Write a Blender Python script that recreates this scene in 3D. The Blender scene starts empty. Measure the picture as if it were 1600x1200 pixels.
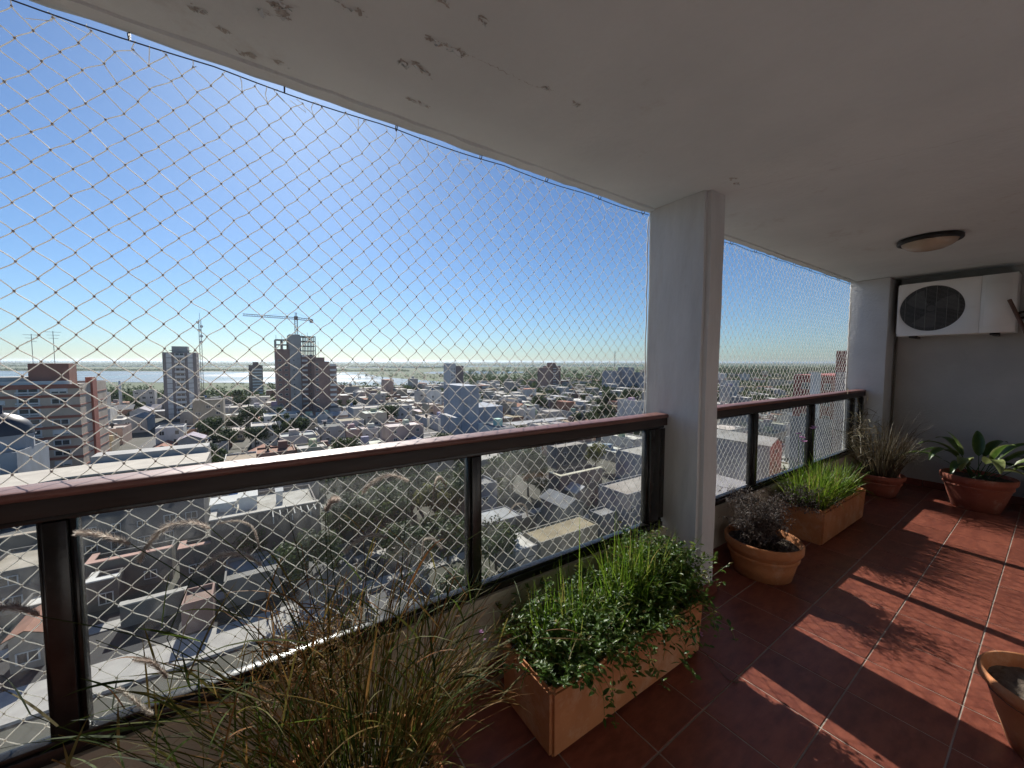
import bpy, bmesh, math, random
from mathutils import Vector, Matrix
import numpy as np

# ------------------------------------------------------------------ camera
SC = bpy.context.scene
COL = SC.collection
F_PX, CX, CY = 601.0, 800.0, 600.0          # focal length and centre in pixels of the 1600 x 1200 photograph
YAW, PITCH, ROLL = math.radians(56.0), math.radians(-3.3), math.radians(0.15)
EYE = Vector((0.0, 0.0, 1.55))
fwd = Vector((math.cos(YAW) * math.cos(PITCH), math.sin(YAW) * math.cos(PITCH), math.sin(PITCH)))
rgt0 = Vector((math.sin(YAW), -math.cos(YAW), 0.0))
up0 = rgt0.cross(fwd)
rgt = rgt0 * math.cos(ROLL) + up0 * math.sin(ROLL)
upv = up0 * math.cos(ROLL) - rgt0 * math.sin(ROLL)
cam = bpy.data.cameras.new('camera')
cam.sensor_width = 36.0; cam.sensor_fit = 'HORIZONTAL'
cam.lens = 36.0 * F_PX / 1600.0
cam.clip_start = 0.05; cam.clip_end = 200000.0
camo = bpy.data.objects.new('camera', cam); COL.objects.link(camo)
camo.matrix_world = Matrix(((rgt.x, upv.x, -fwd.x, EYE.x), (rgt.y, upv.y, -fwd.y, EYE.y), (rgt.z, upv.z, -fwd.z, EYE.z), (0, 0, 0, 1)))
SC.camera = camo

# ------------------------------------------------------------------ sky, sun, exposure
SUN_AZ, SUN_EL = math.radians(84.0), math.radians(33.3)     # azimuth measured from +X towards +Y
world = bpy.data.worlds.new('World'); SC.world = world; world.use_nodes = True
wn = world.node_tree.nodes; wl = world.node_tree.links
wn.clear()
sky = wn.new('ShaderNodeTexSky'); sky.sky_type = 'NISHITA'; sky.sun_disc = False
sky.sun_elevation = SUN_EL; sky.sun_rotation = math.pi / 2 - SUN_AZ
sky.altitude = 60.0; sky.air_density = 1.0; sky.dust_density = 0.34; sky.ozone_density = 4.0
bg = wn.new('ShaderNodeBackground'); bg.inputs['Strength'].default_value = 0.050
wo = wn.new('ShaderNodeOutputWorld')
hs = wn.new('ShaderNodeHueSaturation'); hs.inputs['Saturation'].default_value = 0.98; wb = wn.new('ShaderNodeMix'); wb.data_type = 'RGBA'; wb.blend_type = 'MULTIPLY'; wb.inputs[0].default_value = 1.0; wb.inputs[7].default_value = (0.74, 0.95, 1.16, 1); wl.new(sky.outputs[0], wb.inputs[6]); wl.new(wb.outputs[2], hs.inputs['Color']); wl.new(hs.outputs[0], bg.inputs[0]); wl.new(bg.outputs[0], wo.inputs[0])
sl = bpy.data.lights.new('sun', 'SUN'); sl.energy = 4.6; sl.angle = math.radians(0.53); sl.color = (1.0, 0.95, 0.87)
sun = bpy.data.objects.new('sun', sl); COL.objects.link(sun)
sd = Vector((math.cos(SUN_EL) * math.cos(SUN_AZ), math.cos(SUN_EL) * math.sin(SUN_AZ), math.sin(SUN_EL)))
sun.rotation_euler = sd.to_track_quat('Z', 'Y').to_euler(); sun.location = (0, 40, 60)
SC.view_settings.view_transform = 'Standard'; SC.view_settings.look = 'None'
SC.view_settings.gamma = 1.0; SC.view_settings.exposure = 0.8
SC.view_settings.use_curve_mapping = False
SC.render.engine = 'CYCLES'
cy = SC.cycles
cy.max_bounces = 9; cy.diffuse_bounces = 5; cy.glossy_bounces = 4; cy.transmission_bounces = 4
cy.transparent_max_bounces = 32; cy.volume_bounces = 0
cy.caustics_reflective = False; cy.caustics_refractive = False
cy.use_denoising = True; cy.sample_clamp_indirect = 6.0
cy.use_adaptive_sampling = True; cy.adaptive_threshold = 0.015

# ------------------------------------------------------------------ locating helpers
def ray(x, y):
    return fwd + rgt * ((x - CX) / F_PX) - upv * ((y - CY) / F_PX)
def on_z(x, y, z):
    d = ray(x, y); return EYE + d * ((z - EYE.z) / d.z)
def on_y(x, y, Y):
    d = ray(x, y); return EYE + d * (Y / d.y)
def on_x(x, y, X):
    d = ray(x, y); return EYE + d * (X / d.x)
def to_px(p):
    v = Vector(p) - EYE; w = v.dot(fwd)
    if w < 0.1: return (-9999, -9999, w)
    return (CX + F_PX * v.dot(rgt) / w, CY - F_PX * v.dot(upv) / w, w)
rnd = random.Random(11)
U = rnd.uniform

# ------------------------------------------------------------------ mesh helpers
class MB:
    def __init__(s): s.v = []; s.f = []; s.t = []; s.m = []; s.c = None; s.cur = 0
    def add(s, vs, fs, tint=0.5):
        o = len(s.v); s.v += [tuple(p) for p in vs]; s.f += [tuple(i + o for i in f) for f in fs]
        s.t += [tint] * len(vs); s.m += [s.cur] * len(fs)
        return s
    def box(s, x0, x1, y0, y1, z0, z1, tint=0.5):
        return s.add([(x0,y0,z0),(x1,y0,z0),(x1,y1,z0),(x0,y1,z0),(x0,y0,z1),(x1,y0,z1),(x1,y1,z1),(x0,y1,z1)],
              [(0,3,2,1),(4,5,6,7),(0,1,5,4),(1,2,6,5),(2,3,7,6),(3,0,4,7)], tint)
    def tube(s, pts, r, n=6, tint=0.5, caps=True):
        pts = [Vector(p) for p in pts]; k = len(pts); vs = []; fs = []
        rr = r if isinstance(r, (list, tuple)) else [r] * k
        ref = None
        for i, p in enumerate(pts):
            t = (pts[min(i + 1, k - 1)] - pts[max(i - 1, 0)])
            if t.length < 1e-9: t = Vector((0, 0, 1))
            t.normalize()
            if ref is None or abs(ref.dot(t)) > 0.95: ref = Vector((0, 0, 1)) if abs(t.z) < 0.9 else Vector((1, 0, 0))
            a = (ref - t * ref.dot(t)).normalized(); b = t.cross(a); ref = a
            for j in range(n):
                q = 2 * math.pi * j / n
                vs.append(p + (a * math.cos(q) + b * math.sin(q)) * rr[i])
        for i in range(k - 1):
            for j in range(n):
                j2 = (j + 1) % n
                fs.append((i*n+j, i*n+j2, (i+1)*n+j2, (i+1)*n+j))
        if caps:
            fs.append(tuple(range(n))[::-1]); fs.append(tuple((k-1)*n + j for j in range(n)))
        return s.add(vs, fs, tint)
    def lathe(s, prof, c=(0, 0, 0), n=40, tint=0.5):
        vs = []; fs = []
        for r, z in prof:
            for j in range(n):
                q = 2 * math.pi * j / n
                vs.append((c[0] + r * math.cos(q), c[1] + r * math.sin(q), c[2] + z))
        for i in range(len(prof) - 1):
            for j in range(n):
                j2 = (j + 1) % n
                fs.append((i*n+j, i*n+j2, (i+1)*n+j2, (i+1)*n+j))
        return s.add(vs, fs, tint)
    def disc(s, c, r, n=32, flip=False, tint=0.5):
        vs = [(c[0] + r * math.cos(2*math.pi*j/n), c[1] + r * math.sin(2*math.pi*j/n), c[2]) for j in range(n)]
        f = tuple(range(n)); return s.add(vs, [f[::-1] if flip else f], tint)
    def mesh(s, name, smooth=False):
        me = bpy.data.meshes.new(name); me.from_pydata(s.v, [], s.f)
        if any(s.m): me.polygons.foreach_set('material_index', s.m)
        a = me.attributes.new('tint', 'FLOAT', 'POINT'); a.data.foreach_set('value', s.t)
        if s.c is not None:
            ca = me.attributes.new('paint', 'FLOAT_COLOR', 'POINT'); ca.data.foreach_set('color', [x for c in s.c for x in c])
        if smooth: me.polygons.foreach_set('use_smooth', [True] * len(me.polygons))
        me.update(); return me
    def build(s, name, mat, parent=None, smooth=False, loc=None):
        return ob(name, s.mesh(name, smooth), mat, parent, loc)

def ob(name, me, mat=None, parent=None, loc=None):
    o = bpy.data.objects.new(name, me); COL.objects.link(o)
    if mat is not None and not me.materials:
        for m in (mat if isinstance(mat, (list, tuple)) else [mat]): me.materials.append(m)
    if parent is not None: o.parent = parent
    if loc is not None: o.location = loc
    return o
def tag(o, label=None, cat=None, group=None, kind=None):
    if label: o['label'] = label
    if cat: o['category'] = cat
    if group: o['group'] = group
    if kind: o['kind'] = kind
    return o
def empty(name, label=None, cat=None, loc=(0, 0, 0), group=None, kind=None):
    o = bpy.data.objects.new(name, None); COL.objects.link(o); o.location = loc; o.empty_display_size = 0.1
    return tag(o, label, cat, group, kind)
def bevel_box(name, x0, x1, y0, y1, z0, z1, mat, parent=None, r=0.004, seg=2, taper=None):
    bm = bmesh.new(); bmesh.ops.create_cube(bm, size=1.0)
    for v in bm.verts:
        v.co = Vector(((x0+x1)/2 + v.co.x*(x1-x0), (y0+y1)/2 + v.co.y*(y1-y0), (z0+z1)/2 + v.co.z*(z1-z0)))
    bmesh.ops.bevel(bm, geom=bm.edges[:], offset=r, segments=seg, affect='EDGES', profile=0.6)
    me = bpy.data.meshes.new(name); bm.to_mesh(me); bm.free()
    me.polygons.foreach_set('use_smooth', [True]*len(me.polygons))
    try: me.set_sharp_from_angle(angle=math.radians(50))
    except Exception: pass
    return ob(name, me, mat, parent)

# ------------------------------------------------------------------ materials
MATS = {}
def mat(name, col, rough=0.7, col2=None, scale=6.0, var=1.0, bump=0.0, bscale=60.0, spec=0.4, metal=0.0, src=None,
        transl=0.0, tcol=None, detail=5.0, ramp=(0.35, 0.65), stain=None, stretch=None, coat=0.0, rand=0.0):
    """one procedural surface: base colour (or Object Info colour / tint attribute) broken up by noise, optional bump and translucency"""
    m = bpy.data.materials.new(name); m.use_nodes = True
    nt = m.node_tree; N = nt.nodes; L = nt.links; N.clear()
    out = N.new('ShaderNodeOutputMaterial'); p = N.new('ShaderNodeBsdfPrincipled')
    p.inputs['Roughness'].default_value = rough; p.inputs['Metallic'].default_value = metal
    p.inputs['Specular IOR Level'].default_value = spec
    if coat: p.inputs['Coat Weight'].default_value = coat; p.inputs['Coat Roughness'].default_value = 0.15
    tc = N.new('ShaderNodeTexCoord'); oi = N.new('ShaderNodeObjectInfo')
    va = N.new('ShaderNodeVectorMath'); va.operation = 'MULTIPLY_ADD'
    cb = N.new('ShaderNodeCombineXYZ')
    for i in range(3): L.new(oi.outputs['Random'], cb.inputs[i])
    L.new(cb.outputs[0], va.inputs[0]); va.inputs[1].default_value = (37.0, 53.0, 71.0); L.new(tc.outputs['Object'], va.inputs[2])
    vec = va.outputs[0]
    if stretch:
        mp = N.new('ShaderNodeVectorMath'); mp.operation = 'MULTIPLY'; mp.inputs[1].default_value = stretch
        L.new(vec, mp.inputs[0]); vec = mp.outputs[0]
    nz = N.new('ShaderNodeTexNoise'); nz.inputs['Scale'].default_value = scale; nz.inputs['Detail'].default_value = detail
    nz.inputs['Roughness'].default_value = 0.6
    L.new(vec, nz.inputs['Vector'])
    mr = N.new('ShaderNodeMapRange'); mr.inputs[1].default_value = ramp[0]; mr.inputs[2].default_value = ramp[1]
    L.new(nz.outputs['Fac'], mr.inputs[0]); mr.inputs[4].default_value = var
    if src == 'object': base = oi.outputs['Color']
    elif src == 'paint':
        at = N.new('ShaderNodeAttribute'); at.attribute_name = 'paint'; base = at.outputs['Color']
    elif src == 'tint':
        at = N.new('ShaderNodeAttribute'); at.attribute_name = 'tint'
        cr = N.new('ShaderNodeValToRGB'); el = cr.color_ramp.elements
        for i, c in enumerate(col):
            e = el[i] if i < 2 else el.new(1.0)
            e.color = (*c, 1)
        for i, e in enumerate(sorted(range(len(col)))): el[i].position = i / (len(col) - 1)
        for i, c in enumerate(col): el[i].color = (*c, 1)
        L.new(at.outputs['Fac'], cr.inputs[0]); base = cr.outputs[0]
    else: base = None
    mx = N.new('ShaderNodeMix'); mx.data_type = 'RGBA'; mx.blend_type = 'MIX'
    L.new(mr.outputs[0], mx.inputs[0])
    if base is not None:
        L.new(base, mx.inputs[6])
        dk = N.new('ShaderNodeMix'); dk.data_type = 'RGBA'; dk.blend_type = 'MULTIPLY'; dk.inputs[0].default_value = 1.0
        L.new(base, dk.inputs[6]); k = col2 if col2 else (0.72, 0.70, 0.68); dk.inputs[7].default_value = (*k, 1)
        L.new(dk.outputs[2], mx.inputs[7])
    else:
        mx.inputs[6].default_value = (*col, 1)
        mx.inputs[7].default_value = (*(col2 if col2 else tuple(c * 0.78 for c in col)), 1)
    cout = mx.outputs[2]
    if rand:
        hm = N.new('ShaderNodeMapRange'); hm.inputs[3].default_value = 1 - rand; hm.inputs[4].default_value = 1 + rand
        L.new(oi.outputs['Random'], hm.inputs[0])
        hs = N.new('ShaderNodeHueSaturation'); L.new(hm.outputs[0], hs.inputs['Value']); L.new(cout, hs.inputs['Color']); cout = hs.outputs[0]
    if stain:
        n2 = N.new('ShaderNodeTexNoise'); n2.inputs['Scale'].default_value = stain[1]; n2.inputs['Detail'].default_value = 8
        n2.inputs['Roughness'].default_value = 0.7; L.new(tc.outputs['Object'], n2.inputs['Vector'])
        r2 = N.new('ShaderNodeMapRange'); r2.inputs[1].default_value = stain[2]; r2.inputs[2].default_value = stain[3]; r2.inputs[4].default_value = stain[4]
        L.new(n2.outputs['Fac'], r2.inputs[0])
        m2 = N.new('ShaderNodeMix'); m2.data_type = 'RGBA'; L.new(r2.outputs[0], m2.inputs[0]); L.new(cout, m2.inputs[6])
        m2.inputs[7].default_value = (*stain[0], 1); cout = m2.outputs[2]
    L.new(cout, p.inputs['Base Color'])
    if bump:
        nb = N.new('ShaderNodeTexNoise'); nb.inputs['Scale'].default_value = bscale; nb.inputs['Detail'].default_value = 6
        L.new(vec, nb.inputs['Vector'])
        bp = N.new('ShaderNodeBump'); bp.inputs['Strength'].default_value = bump; bp.inputs['Distance'].default_value = 0.01
        L.new(nb.outputs['Fac'], bp.inputs['Height']); L.new(bp.outputs[0], p.inputs['Normal'])
    surf = p.outputs[0]
    if transl:
        tr = N.new('ShaderNodeBsdfTranslucent'); ms = N.new('ShaderNodeMixShader'); ms.inputs[0].default_value = transl
        if tcol:
            tm = N.new('ShaderNodeMix'); tm.data_type = 'RGBA'; tm.blend_type = 'MULTIPLY'; tm.inputs[0].default_value = 1.0
            L.new(cout, tm.inputs[6]); tm.inputs[7].default_value = (*tcol, 1); L.new(tm.outputs[2], tr.inputs['Color'])
        else: L.new(cout, tr.inputs['Color'])
        L.new(p.outputs[0], ms.inputs[1]); L.new(tr.outputs[0], ms.inputs[2]); surf = ms.outputs[0]
    L.new(surf, out.inputs['Surface'])
    MATS[name] = m
    return m

m_ceiling = mat('ceiling_paint', (0.66, 0.715, 0.725), 0.85, (0.59, 0.645, 0.655), 1.6, bump=0.35, bscale=28, stain=((0.40, 0.38, 0.35), 2.2, 0.60, 0.74, 0.55))
m_endwall = mat('end_wall_paint', (0.43, 0.43, 0.42), 0.8, (0.38, 0.38, 0.375), 2.5, bump=0.25, bscale=40, stain=((0.27, 0.27, 0.26), 3.0, 0.62, 0.78, 0.4))
m_wall = mat('wall_paint', (0.60, 0.61, 0.62), 0.8, (0.54, 0.55, 0.56), 2.5, bump=0.25, bscale=40, stain=((0.42, 0.41, 0.39), 3.0, 0.62, 0.78, 0.4))
m_pillar = mat('pillar_paint', (0.63, 0.64, 0.64), 0.75, (0.51, 0.52, 0.52), 5.0, bump=0.7, bscale=22, stretch=(1.0, 1.0, 0.22), stain=((0.45, 0.43, 0.40), 5.0, 0.62, 0.76, 0.5))
m_parapet = mat('parapet_paint', (0.48, 0.44, 0.36), 0.85, (0.40, 0.36, 0.30), 4.0, bump=0.3, bscale=40)
m_tile = mat('red_tile', (0.250, 0.078, 0.050), 0.36, (0.160, 0.047, 0.033), 9.0, bump=0.10, bscale=26, spec=0.45, stretch=(1.0, 2.4, 1.0), rand=0.14,
             stain=((0.33, 0.13, 0.09), 14.0, 0.58, 0.80, 0.45))
m_grout = mat('grout', (0.42, 0.37, 0.32), 0.95, (0.30, 0.25, 0.21), 12.0, bump=0.3, bscale=200)
m_skirt = mat('skirting_tile', (0.20, 0.055, 0.038), 0.4, (0.14, 0.04, 0.03), 9.0)
m_fascia = mat('fascia_wood_shade', (0.032, 0.021, 0.018), 0.5, (0.022, 0.015, 0.013), 5.0, bump=0.12, bscale=14, stretch=(0.6, 9.0, 9.0))  # darker copy of the cap wood: shade of the rail front in the colour
m_rail = mat('rail_wood', (0.215, 0.098, 0.082), 0.45, (0.145, 0.066, 0.056), 5.0, bump=0.12, bscale=14, stretch=(0.6, 9.0, 9.0), spec=0.45, stain=((0.34, 0.17, 0.13), 7.0, 0.58, 0.75, 0.5))
m_frame = mat('frame_metal', (0.014, 0.013, 0.013), 0.22, (0.024, 0.022, 0.021), 14.0, spec=0.35, bump=0.05, bscale=80, stain=((0.10, 0.09, 0.08), 9.0, 0.62, 0.80, 0.5))
m_net = mat('net_nylon', (0.90, 0.89, 0.85), 0.6, (0.80, 0.78, 0.74), 30.0, transl=0.5)
m_knot = mat('net_knot', (0.62, 0.57, 0.52), 0.8)
m_cord = mat('border_cord', (0.05, 0.05, 0.055), 0.7)
m_whitecord = mat('white_cord', (0.75, 0.73, 0.68), 0.7)
m_hook = mat('hook_metal', (0.10, 0.09, 0.085), 0.5, metal=0.7)
m_terra = mat('terracotta', (0.47, 0.195, 0.080), 0.82, (0.38, 0.150, 0.060), 7.0, bump=0.2, bscale=70, stain=((0.57, 0.39, 0.26), 5.5, 0.50, 0.70, 0.6))
m_terra2 = mat('terracotta_red', (0.33, 0.10, 0.06), 0.82, (0.27, 0.08, 0.05), 7.0, bump=0.2, bscale=70, stain=((0.48, 0.33, 0.25), 6.0, 0.52, 0.70, 0.55))
m_soil = mat('soil', (0.045, 0.032, 0.024), 0.95, (0.09, 0.07, 0.055), 40.0, bump=1.0, bscale=60)
m_drysoil = mat('dry_soil', (0.16, 0.13, 0.10), 0.95, (0.09, 0.07, 0.055), 30.0, bump=1.0, bscale=50)
m_grass = mat('grass_blade', [(0.030, 0.045, 0.012), (0.075, 0.115, 0.018), (0.20, 0.14, 0.045), (0.27, 0.12, 0.04)], 0.6, spec=0.2, src='tint', scale=30, transl=0.45, col2=(0.7, 0.7, 0.6))
m_dry = mat('dry_blade', [(0.055, 0.042, 0.03), (0.11, 0.085, 0.055), (0.20, 0.155, 0.10), (0.14, 0.13, 0.07)], 0.6, src='tint', scale=30, transl=0.3, col2=(0.7, 0.7, 0.6))
m_bright = mat('bright_blade', [(0.065, 0.14, 0.014), (0.13, 0.235, 0.022), (0.20, 0.29, 0.03), (0.34, 0.28, 0.10)], 0.45, src='tint', scale=30, transl=0.5, col2=(0.8, 0.8, 0.7))
m_leaf = mat('small_leaf', [(0.045, 0.10, 0.018), (0.085, 0.17, 0.026), (0.15, 0.22, 0.042), (0.26, 0.22, 0.07)], 0.42, src='tint', scale=60, transl=0.45, col2=(0.75, 0.78, 0.7), spec=0.4)
m_dead = mat('dead_leaf', [(0.050, 0.038, 0.038), (0.10, 0.075, 0.070), (0.17, 0.13, 0.11), (0.28, 0.23, 0.19)], 0.6, src='tint', scale=60, transl=0.2, col2=(0.75, 0.75, 0.7))
m_plume = mat('plume', [(0.42, 0.30, 0.26), (0.62, 0.54, 0.48), (0.88, 0.85, 0.78)], 0.8, src='tint', scale=60, transl=0.7)
m_petal = mat('petal', (0.55, 0.30, 0.50), 0.6, (0.45, 0.22, 0.42), 60, transl=0.4)
m_broad = mat('broad_leaf', [(0.018, 0.055, 0.014), (0.04, 0.095, 0.02), (0.09, 0.16, 0.03), (0.30, 0.34, 0.15)], 0.35, src='tint', scale=14, transl=0.3, spec=0.5, col2=(0.8, 0.8, 0.7), stretch=(1, 1, 1))
m_ac = mat('ac_enamel', (0.82, 0.81, 0.79), 0.45, (0.77, 0.76, 0.73), 3.0, stain=((0.50, 0.46, 0.40), 4.0, 0.62, 0.8, 0.4))
m_acdark = mat('ac_dark', (0.03, 0.03, 0.032), 0.5)
m_wire = mat('grille_wire', (0.30, 0.30, 0.29), 0.5)
m_fan = mat('fan_plastic', (0.09, 0.09, 0.09), 0.5)
m_lampglass = mat('lamp_glass', (0.62, 0.52, 0.40), 0.2, (0.55, 0.45, 0.34), 5.0, spec=0.6, transl=0.2)
m_black = mat('black_metal', (0.018, 0.018, 0.018), 0.45)
m_pole = mat('pole_wood', (0.20, 0.105, 0.075), 0.6, (0.14, 0.07, 0.05), 20, stretch=(6, 6, 1))
m_conduit = mat('conduit', (0.16, 0.15, 0.13), 0.7)
m_flake = mat('bare_plaster', (0.36, 0.35, 0.33), 0.95, (0.48, 0.47, 0.44), 40.0, bump=0.6, bscale=120)

def glass_mat():
    m = bpy.data.materials.new('railing_glass'); m.use_nodes = True
    nt = m.node_tree; N = nt.nodes; L = nt.links; N.clear()
    out = N.new('ShaderNodeOutputMaterial'); tr = N.new('ShaderNodeBsdfTransparent'); tr.inputs[0].default_value = (0.93, 0.945, 0.94, 1)
    gl = N.new('ShaderNodeBsdfGlossy'); gl.inputs['Roughness'].default_value = 0.03
    fr = N.new('ShaderNodeFresnel'); fr.inputs[0].default_value = 1.45
    mx = N.new('ShaderNodeMixShader'); ge = N.new('ShaderNodeNewGeometry'); fb = N.new('ShaderNodeMath'); fb.operation = 'SUBTRACT'; fb.inputs[0].default_value = 1.0; L.new(ge.outputs['Backfacing'], fb.inputs[1]); ff = N.new('ShaderNodeMath'); ff.operation = 'MULTIPLY'; L.new(fr.outputs[0], ff.inputs[0]); L.new(fb.outputs[0], ff.inputs[1]); L.new(ff.outputs[0], mx.inputs[0]); L.new(tr.outputs[0], mx.inputs[1]); L.new(gl.outputs[0], mx.inputs[2])
    tl = N.new('ShaderNodeBsdfTranslucent'); tl.inputs[0].default_value = (0.7, 0.7, 0.68, 1)
    tc = N.new('ShaderNodeTexCoord')
    n1 = N.new('ShaderNodeTexNoise'); n1.inputs['Scale'].default_value = 3.2; n1.inputs['Detail'].default_value = 3; L.new(tc.outputs['Object'], n1.inputs['Vector'])
    st = N.new('ShaderNodeVectorMath'); st.operation = 'MULTIPLY'; st.inputs[1].default_value = (14, 1, 3); L.new(tc.outputs['Object'], st.inputs[0])
    n2 = N.new('ShaderNodeTexNoise'); n2.inputs['Scale'].default_value = 2.5; n2.inputs['Detail'].default_value = 6; L.new(st.outputs[0], n2.inputs['Vector'])
    r1 = N.new('ShaderNodeMapRange'); r1.inputs[1].default_value = 0.52; r1.inputs[2].default_value = 0.75; r1.inputs[4].default_value = 0.05; L.new(n1.outputs['Fac'], r1.inputs[0])
    r2 = N.new('ShaderNodeMapRange'); r2.inputs[1].default_value = 0.4; r2.inputs[2].default_value = 0.7; r2.inputs[3].default_value = 0.25; L.new(n2.outputs['Fac'], r2.inputs[0])
    mu = N.new('ShaderNodeMath'); mu.operation = 'MULTIPLY_ADD'; L.new(r1.outputs[0], mu.inputs[0]); L.new(r2.outputs[0], mu.inputs[1]); mu.inputs[2].default_value = 0.004
    m2 = N.new('ShaderNodeMixShader'); L.new(mu.outputs[0], m2.inputs[0]); L.new(mx.outputs[0], m2.inputs[1]); L.new(tl.outputs[0], m2.inputs[2])
    L.new(m2.outputs[0], out.inputs['Surface'])
    return m
m_glass = glass_mat()
# ================================================================== the balcony
CEIL = 2.61
X_END = 6.93
# ---- floor with its tiles
floor = MB().box(-3.2, X_END + .1, -1.12, 1.80, -0.22, -0.010).build('floor', m_grout); tag(floor, 'red tiled balcony floor with pale joints', 'floor', kind='structure')
grout = MB().box(-3.2, X_END, -1.12, 1.55, -0.0099, -0.0028).build('grout_bed', m_grout, floor)
bm = bmesh.new(); bmesh.ops.create_cube(bm, size=1.0)
for v in bm.verts: v.co = Vector((v.co.x * 0.3245, v.co.y * 0.3245, v.co.z * 0.010 - 0.005))
bmesh.ops.bevel(bm, geom=[e for e in bm.edges if all(v.co.z > -0.003 for v in e.verts)], offset=0.0022, segments=1, affect='EDGES')
tile_me = bpy.data.meshes.new('tile'); bm.to_mesh(tile_me); bm.free(); tile_me.materials.append(m_tile)
ca, sa = math.cos(math.radians(0.9)), math.sin(math.radians(0.9))
for i in range(-18, 14):
    for j in range(-4, 4):
        lx, ly = (i + .5) * 0.33 - 0.38, (j + .5) * 0.33
        x, y = 3.0 + lx * ca - ly * sa, 0.565 + lx * sa + ly * ca
        if y < -1.0 or y > 1.52 or x > X_END - .05 or x < -3.0: continue
        o = ob('tile', tile_me, None, floor, (x, y, U(-0.0006, 0.0006))); o.rotation_euler = (U(-.0015, .0015), U(-.0015, .0015), math.radians(0.9) + U(-.002, .002))

# ---- ceiling slab, drip lip, patches of peeled paint
ceiling = MB().box(-3.2, X_END + .1, -1.12, 1.745, CEIL, CEIL + .2).build('ceiling', m_ceiling); tag(ceiling, 'painted concrete ceiling slab with peeling patches', 'ceiling', kind='structure')
lip = MB(); lip.c = None
n = 120; vs = []; fs = []
for i in range(n + 1):
    x = -3.2 + (X_END + 3.3) * i / n
    a = U(-.004, .004); b = U(-.005, .005)
    vs += [(x, 1.700 + a, CEIL + .02), (x, 1.706 + a, CEIL - .012 + b), (x, 1.745 + b, CEIL - .016 + a), (x, 1.775, CEIL - .006 + b), (x, 1.775, CEIL + .2)]
for i in range(n):
    for k in range(4): fs.append((i*5+k, i*5+k+1, (i+1)*5+k+1, (i+1)*5+k))
lip.add(vs, fs); lip.build('drip_lip', m_ceiling, ceiling)
def flake_patch(px, py, nn, sx, sy):
    c = on_z(px, py, CEIL); bare = MB(); curl = MB(); q0 = U(-.2, .5)
    seeds = [(c.x + rnd.gauss(0, sx), c.y + rnd.gauss(0, sy)) for _ in range(max(2, nn // 4))]
    for i in range(nn * 3):
        s_ = rnd.choice(seeds); x, y = s_[0] + rnd.gauss(0, .012), s_[1] + rnd.gauss(0, .006)
        if y > 1.68: continue
        L = abs(rnd.gauss(.005, .006)) + .002; W = L * U(.2, .55); q = q0 + jit_(.5); k = rnd.randint(7, 10); zz = CEIL - .0012 - U(0, .0012); up_ = i % 3 == 0
        vs = []; t0 = U(0, 6.28)
        for j in range(k):
            t = 2 * math.pi * j / k; r = U(.45, 1.25); a, d = L * r * math.cos(t), W * r * math.sin(t)
            vs.append((x + a * math.cos(q) - d * math.sin(q), y + a * math.sin(q) + d * math.cos(q), zz - (L * U(.3, .9) * max(0, math.cos(t - t0)) if up_ else 0)))
        vs.append((x, y, zz - .0003)); (curl if up_ else bare).add(vs, [(j, k, (j + 1) % k) for j in range(k)])
    if curl.v: curl.build('curled_flakes', m_ceiling, ceiling)['kind'] = 'stuff'
    o = bare.build('peeled_patch', m_flake, ceiling); o['kind'] = 'stuff'; return o
def jit_(s): return rnd.gauss(0, s)
for a in [(425, 8, 22, .03, .02), (690, 70, 16, .035, .008), (655, 105, 14, .04, .015), (415, 92, 16, .045, .02), (340, 40, 10, .05, .02), (545, 8, 5, .015, .012), (620, 150, 8, .05, .01),
          (390, 108, 10, .05, .012), (850, 135, 6, .05, .006), (1150, 280, 8, .05, .02), (720, 8, 8, .05, .02), (230, 45, 12, .06, .012)]: flake_patch(*a)

m_crack = mat('crack_line', (0.40, 0.39, 0.38), 0.9)
for pts in ([(705, 72), (745, 92), (790, 112), (828, 132), (868, 142)], [(1130, 302), (1220, 282), (1330, 258), (1450, 232), (1600, 196)], [(1010, 332), (1045, 324), (1095, 310)]):
    P = []
    for (x1_, y1_), (x2_, y2_) in zip(pts[:-1], pts[1:]):
        for k in range(14): f = k / 14; P.append(on_z(x1_ + (x2_ - x1_) * f, y1_ + (y2_ - y1_) * f, CEIL) + Vector((rnd.gauss(0, .003), rnd.gauss(0, .003), -.0008)))
    b = MB(); vs = []; fs = []
    for k, p in enumerate(P):
        t = (P[min(k + 1, len(P) - 1)] - P[max(k - 1, 0)]).normalized(); n_ = Vector((-t.y, t.x, 0)) * abs(rnd.gauss(.0006, .0005)); vs += [p - n_, p + n_]
    for k in range(len(P) - 1): fs.append((2*k, 2*k+1, 2*k+3, 2*k+2))
    b.add(vs, fs).build('crack', m_crack, ceiling)

# ---- walls of the flat and the end wall
wall_back = MB().box(-3.2, X_END + .1, -1.27, -1.12, -.22, CEIL + .2).build('wall_back', m_wall); tag(wall_back, 'plain painted wall of the flat behind the balcony', 'wall', kind='structure')
wall_end = MB().box(X_END, X_END + .18, -1.12, 1.745, -.009, CEIL).build('wall_end', m_endwall); tag(wall_end, 'grey painted end wall carrying the air conditioner', 'wall', kind='structure')
wall_left = MB().box(-3.38, -3.2, -1.27, 1.745, -.22, CEIL + .2).build('wall_left', m_wall); tag(wall_left, 'painted wall closing the near end of the balcony', 'wall', kind='structure')
y = 1.38
while y > -1.05:
    o = MB().box(X_END - .014, X_END, max(y - .325, -1.11), y, .0, .085).build('skirting_tile', m_skirt, wall_end); y -= .33
column = bevel_box('column', 6.575, X_END - .002, 1.385, 1.772, -.004, CEIL - .002, m_wall, None, .012, 2); tag(column, 'white corner column where the railing meets the end wall', 'column')
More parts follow.
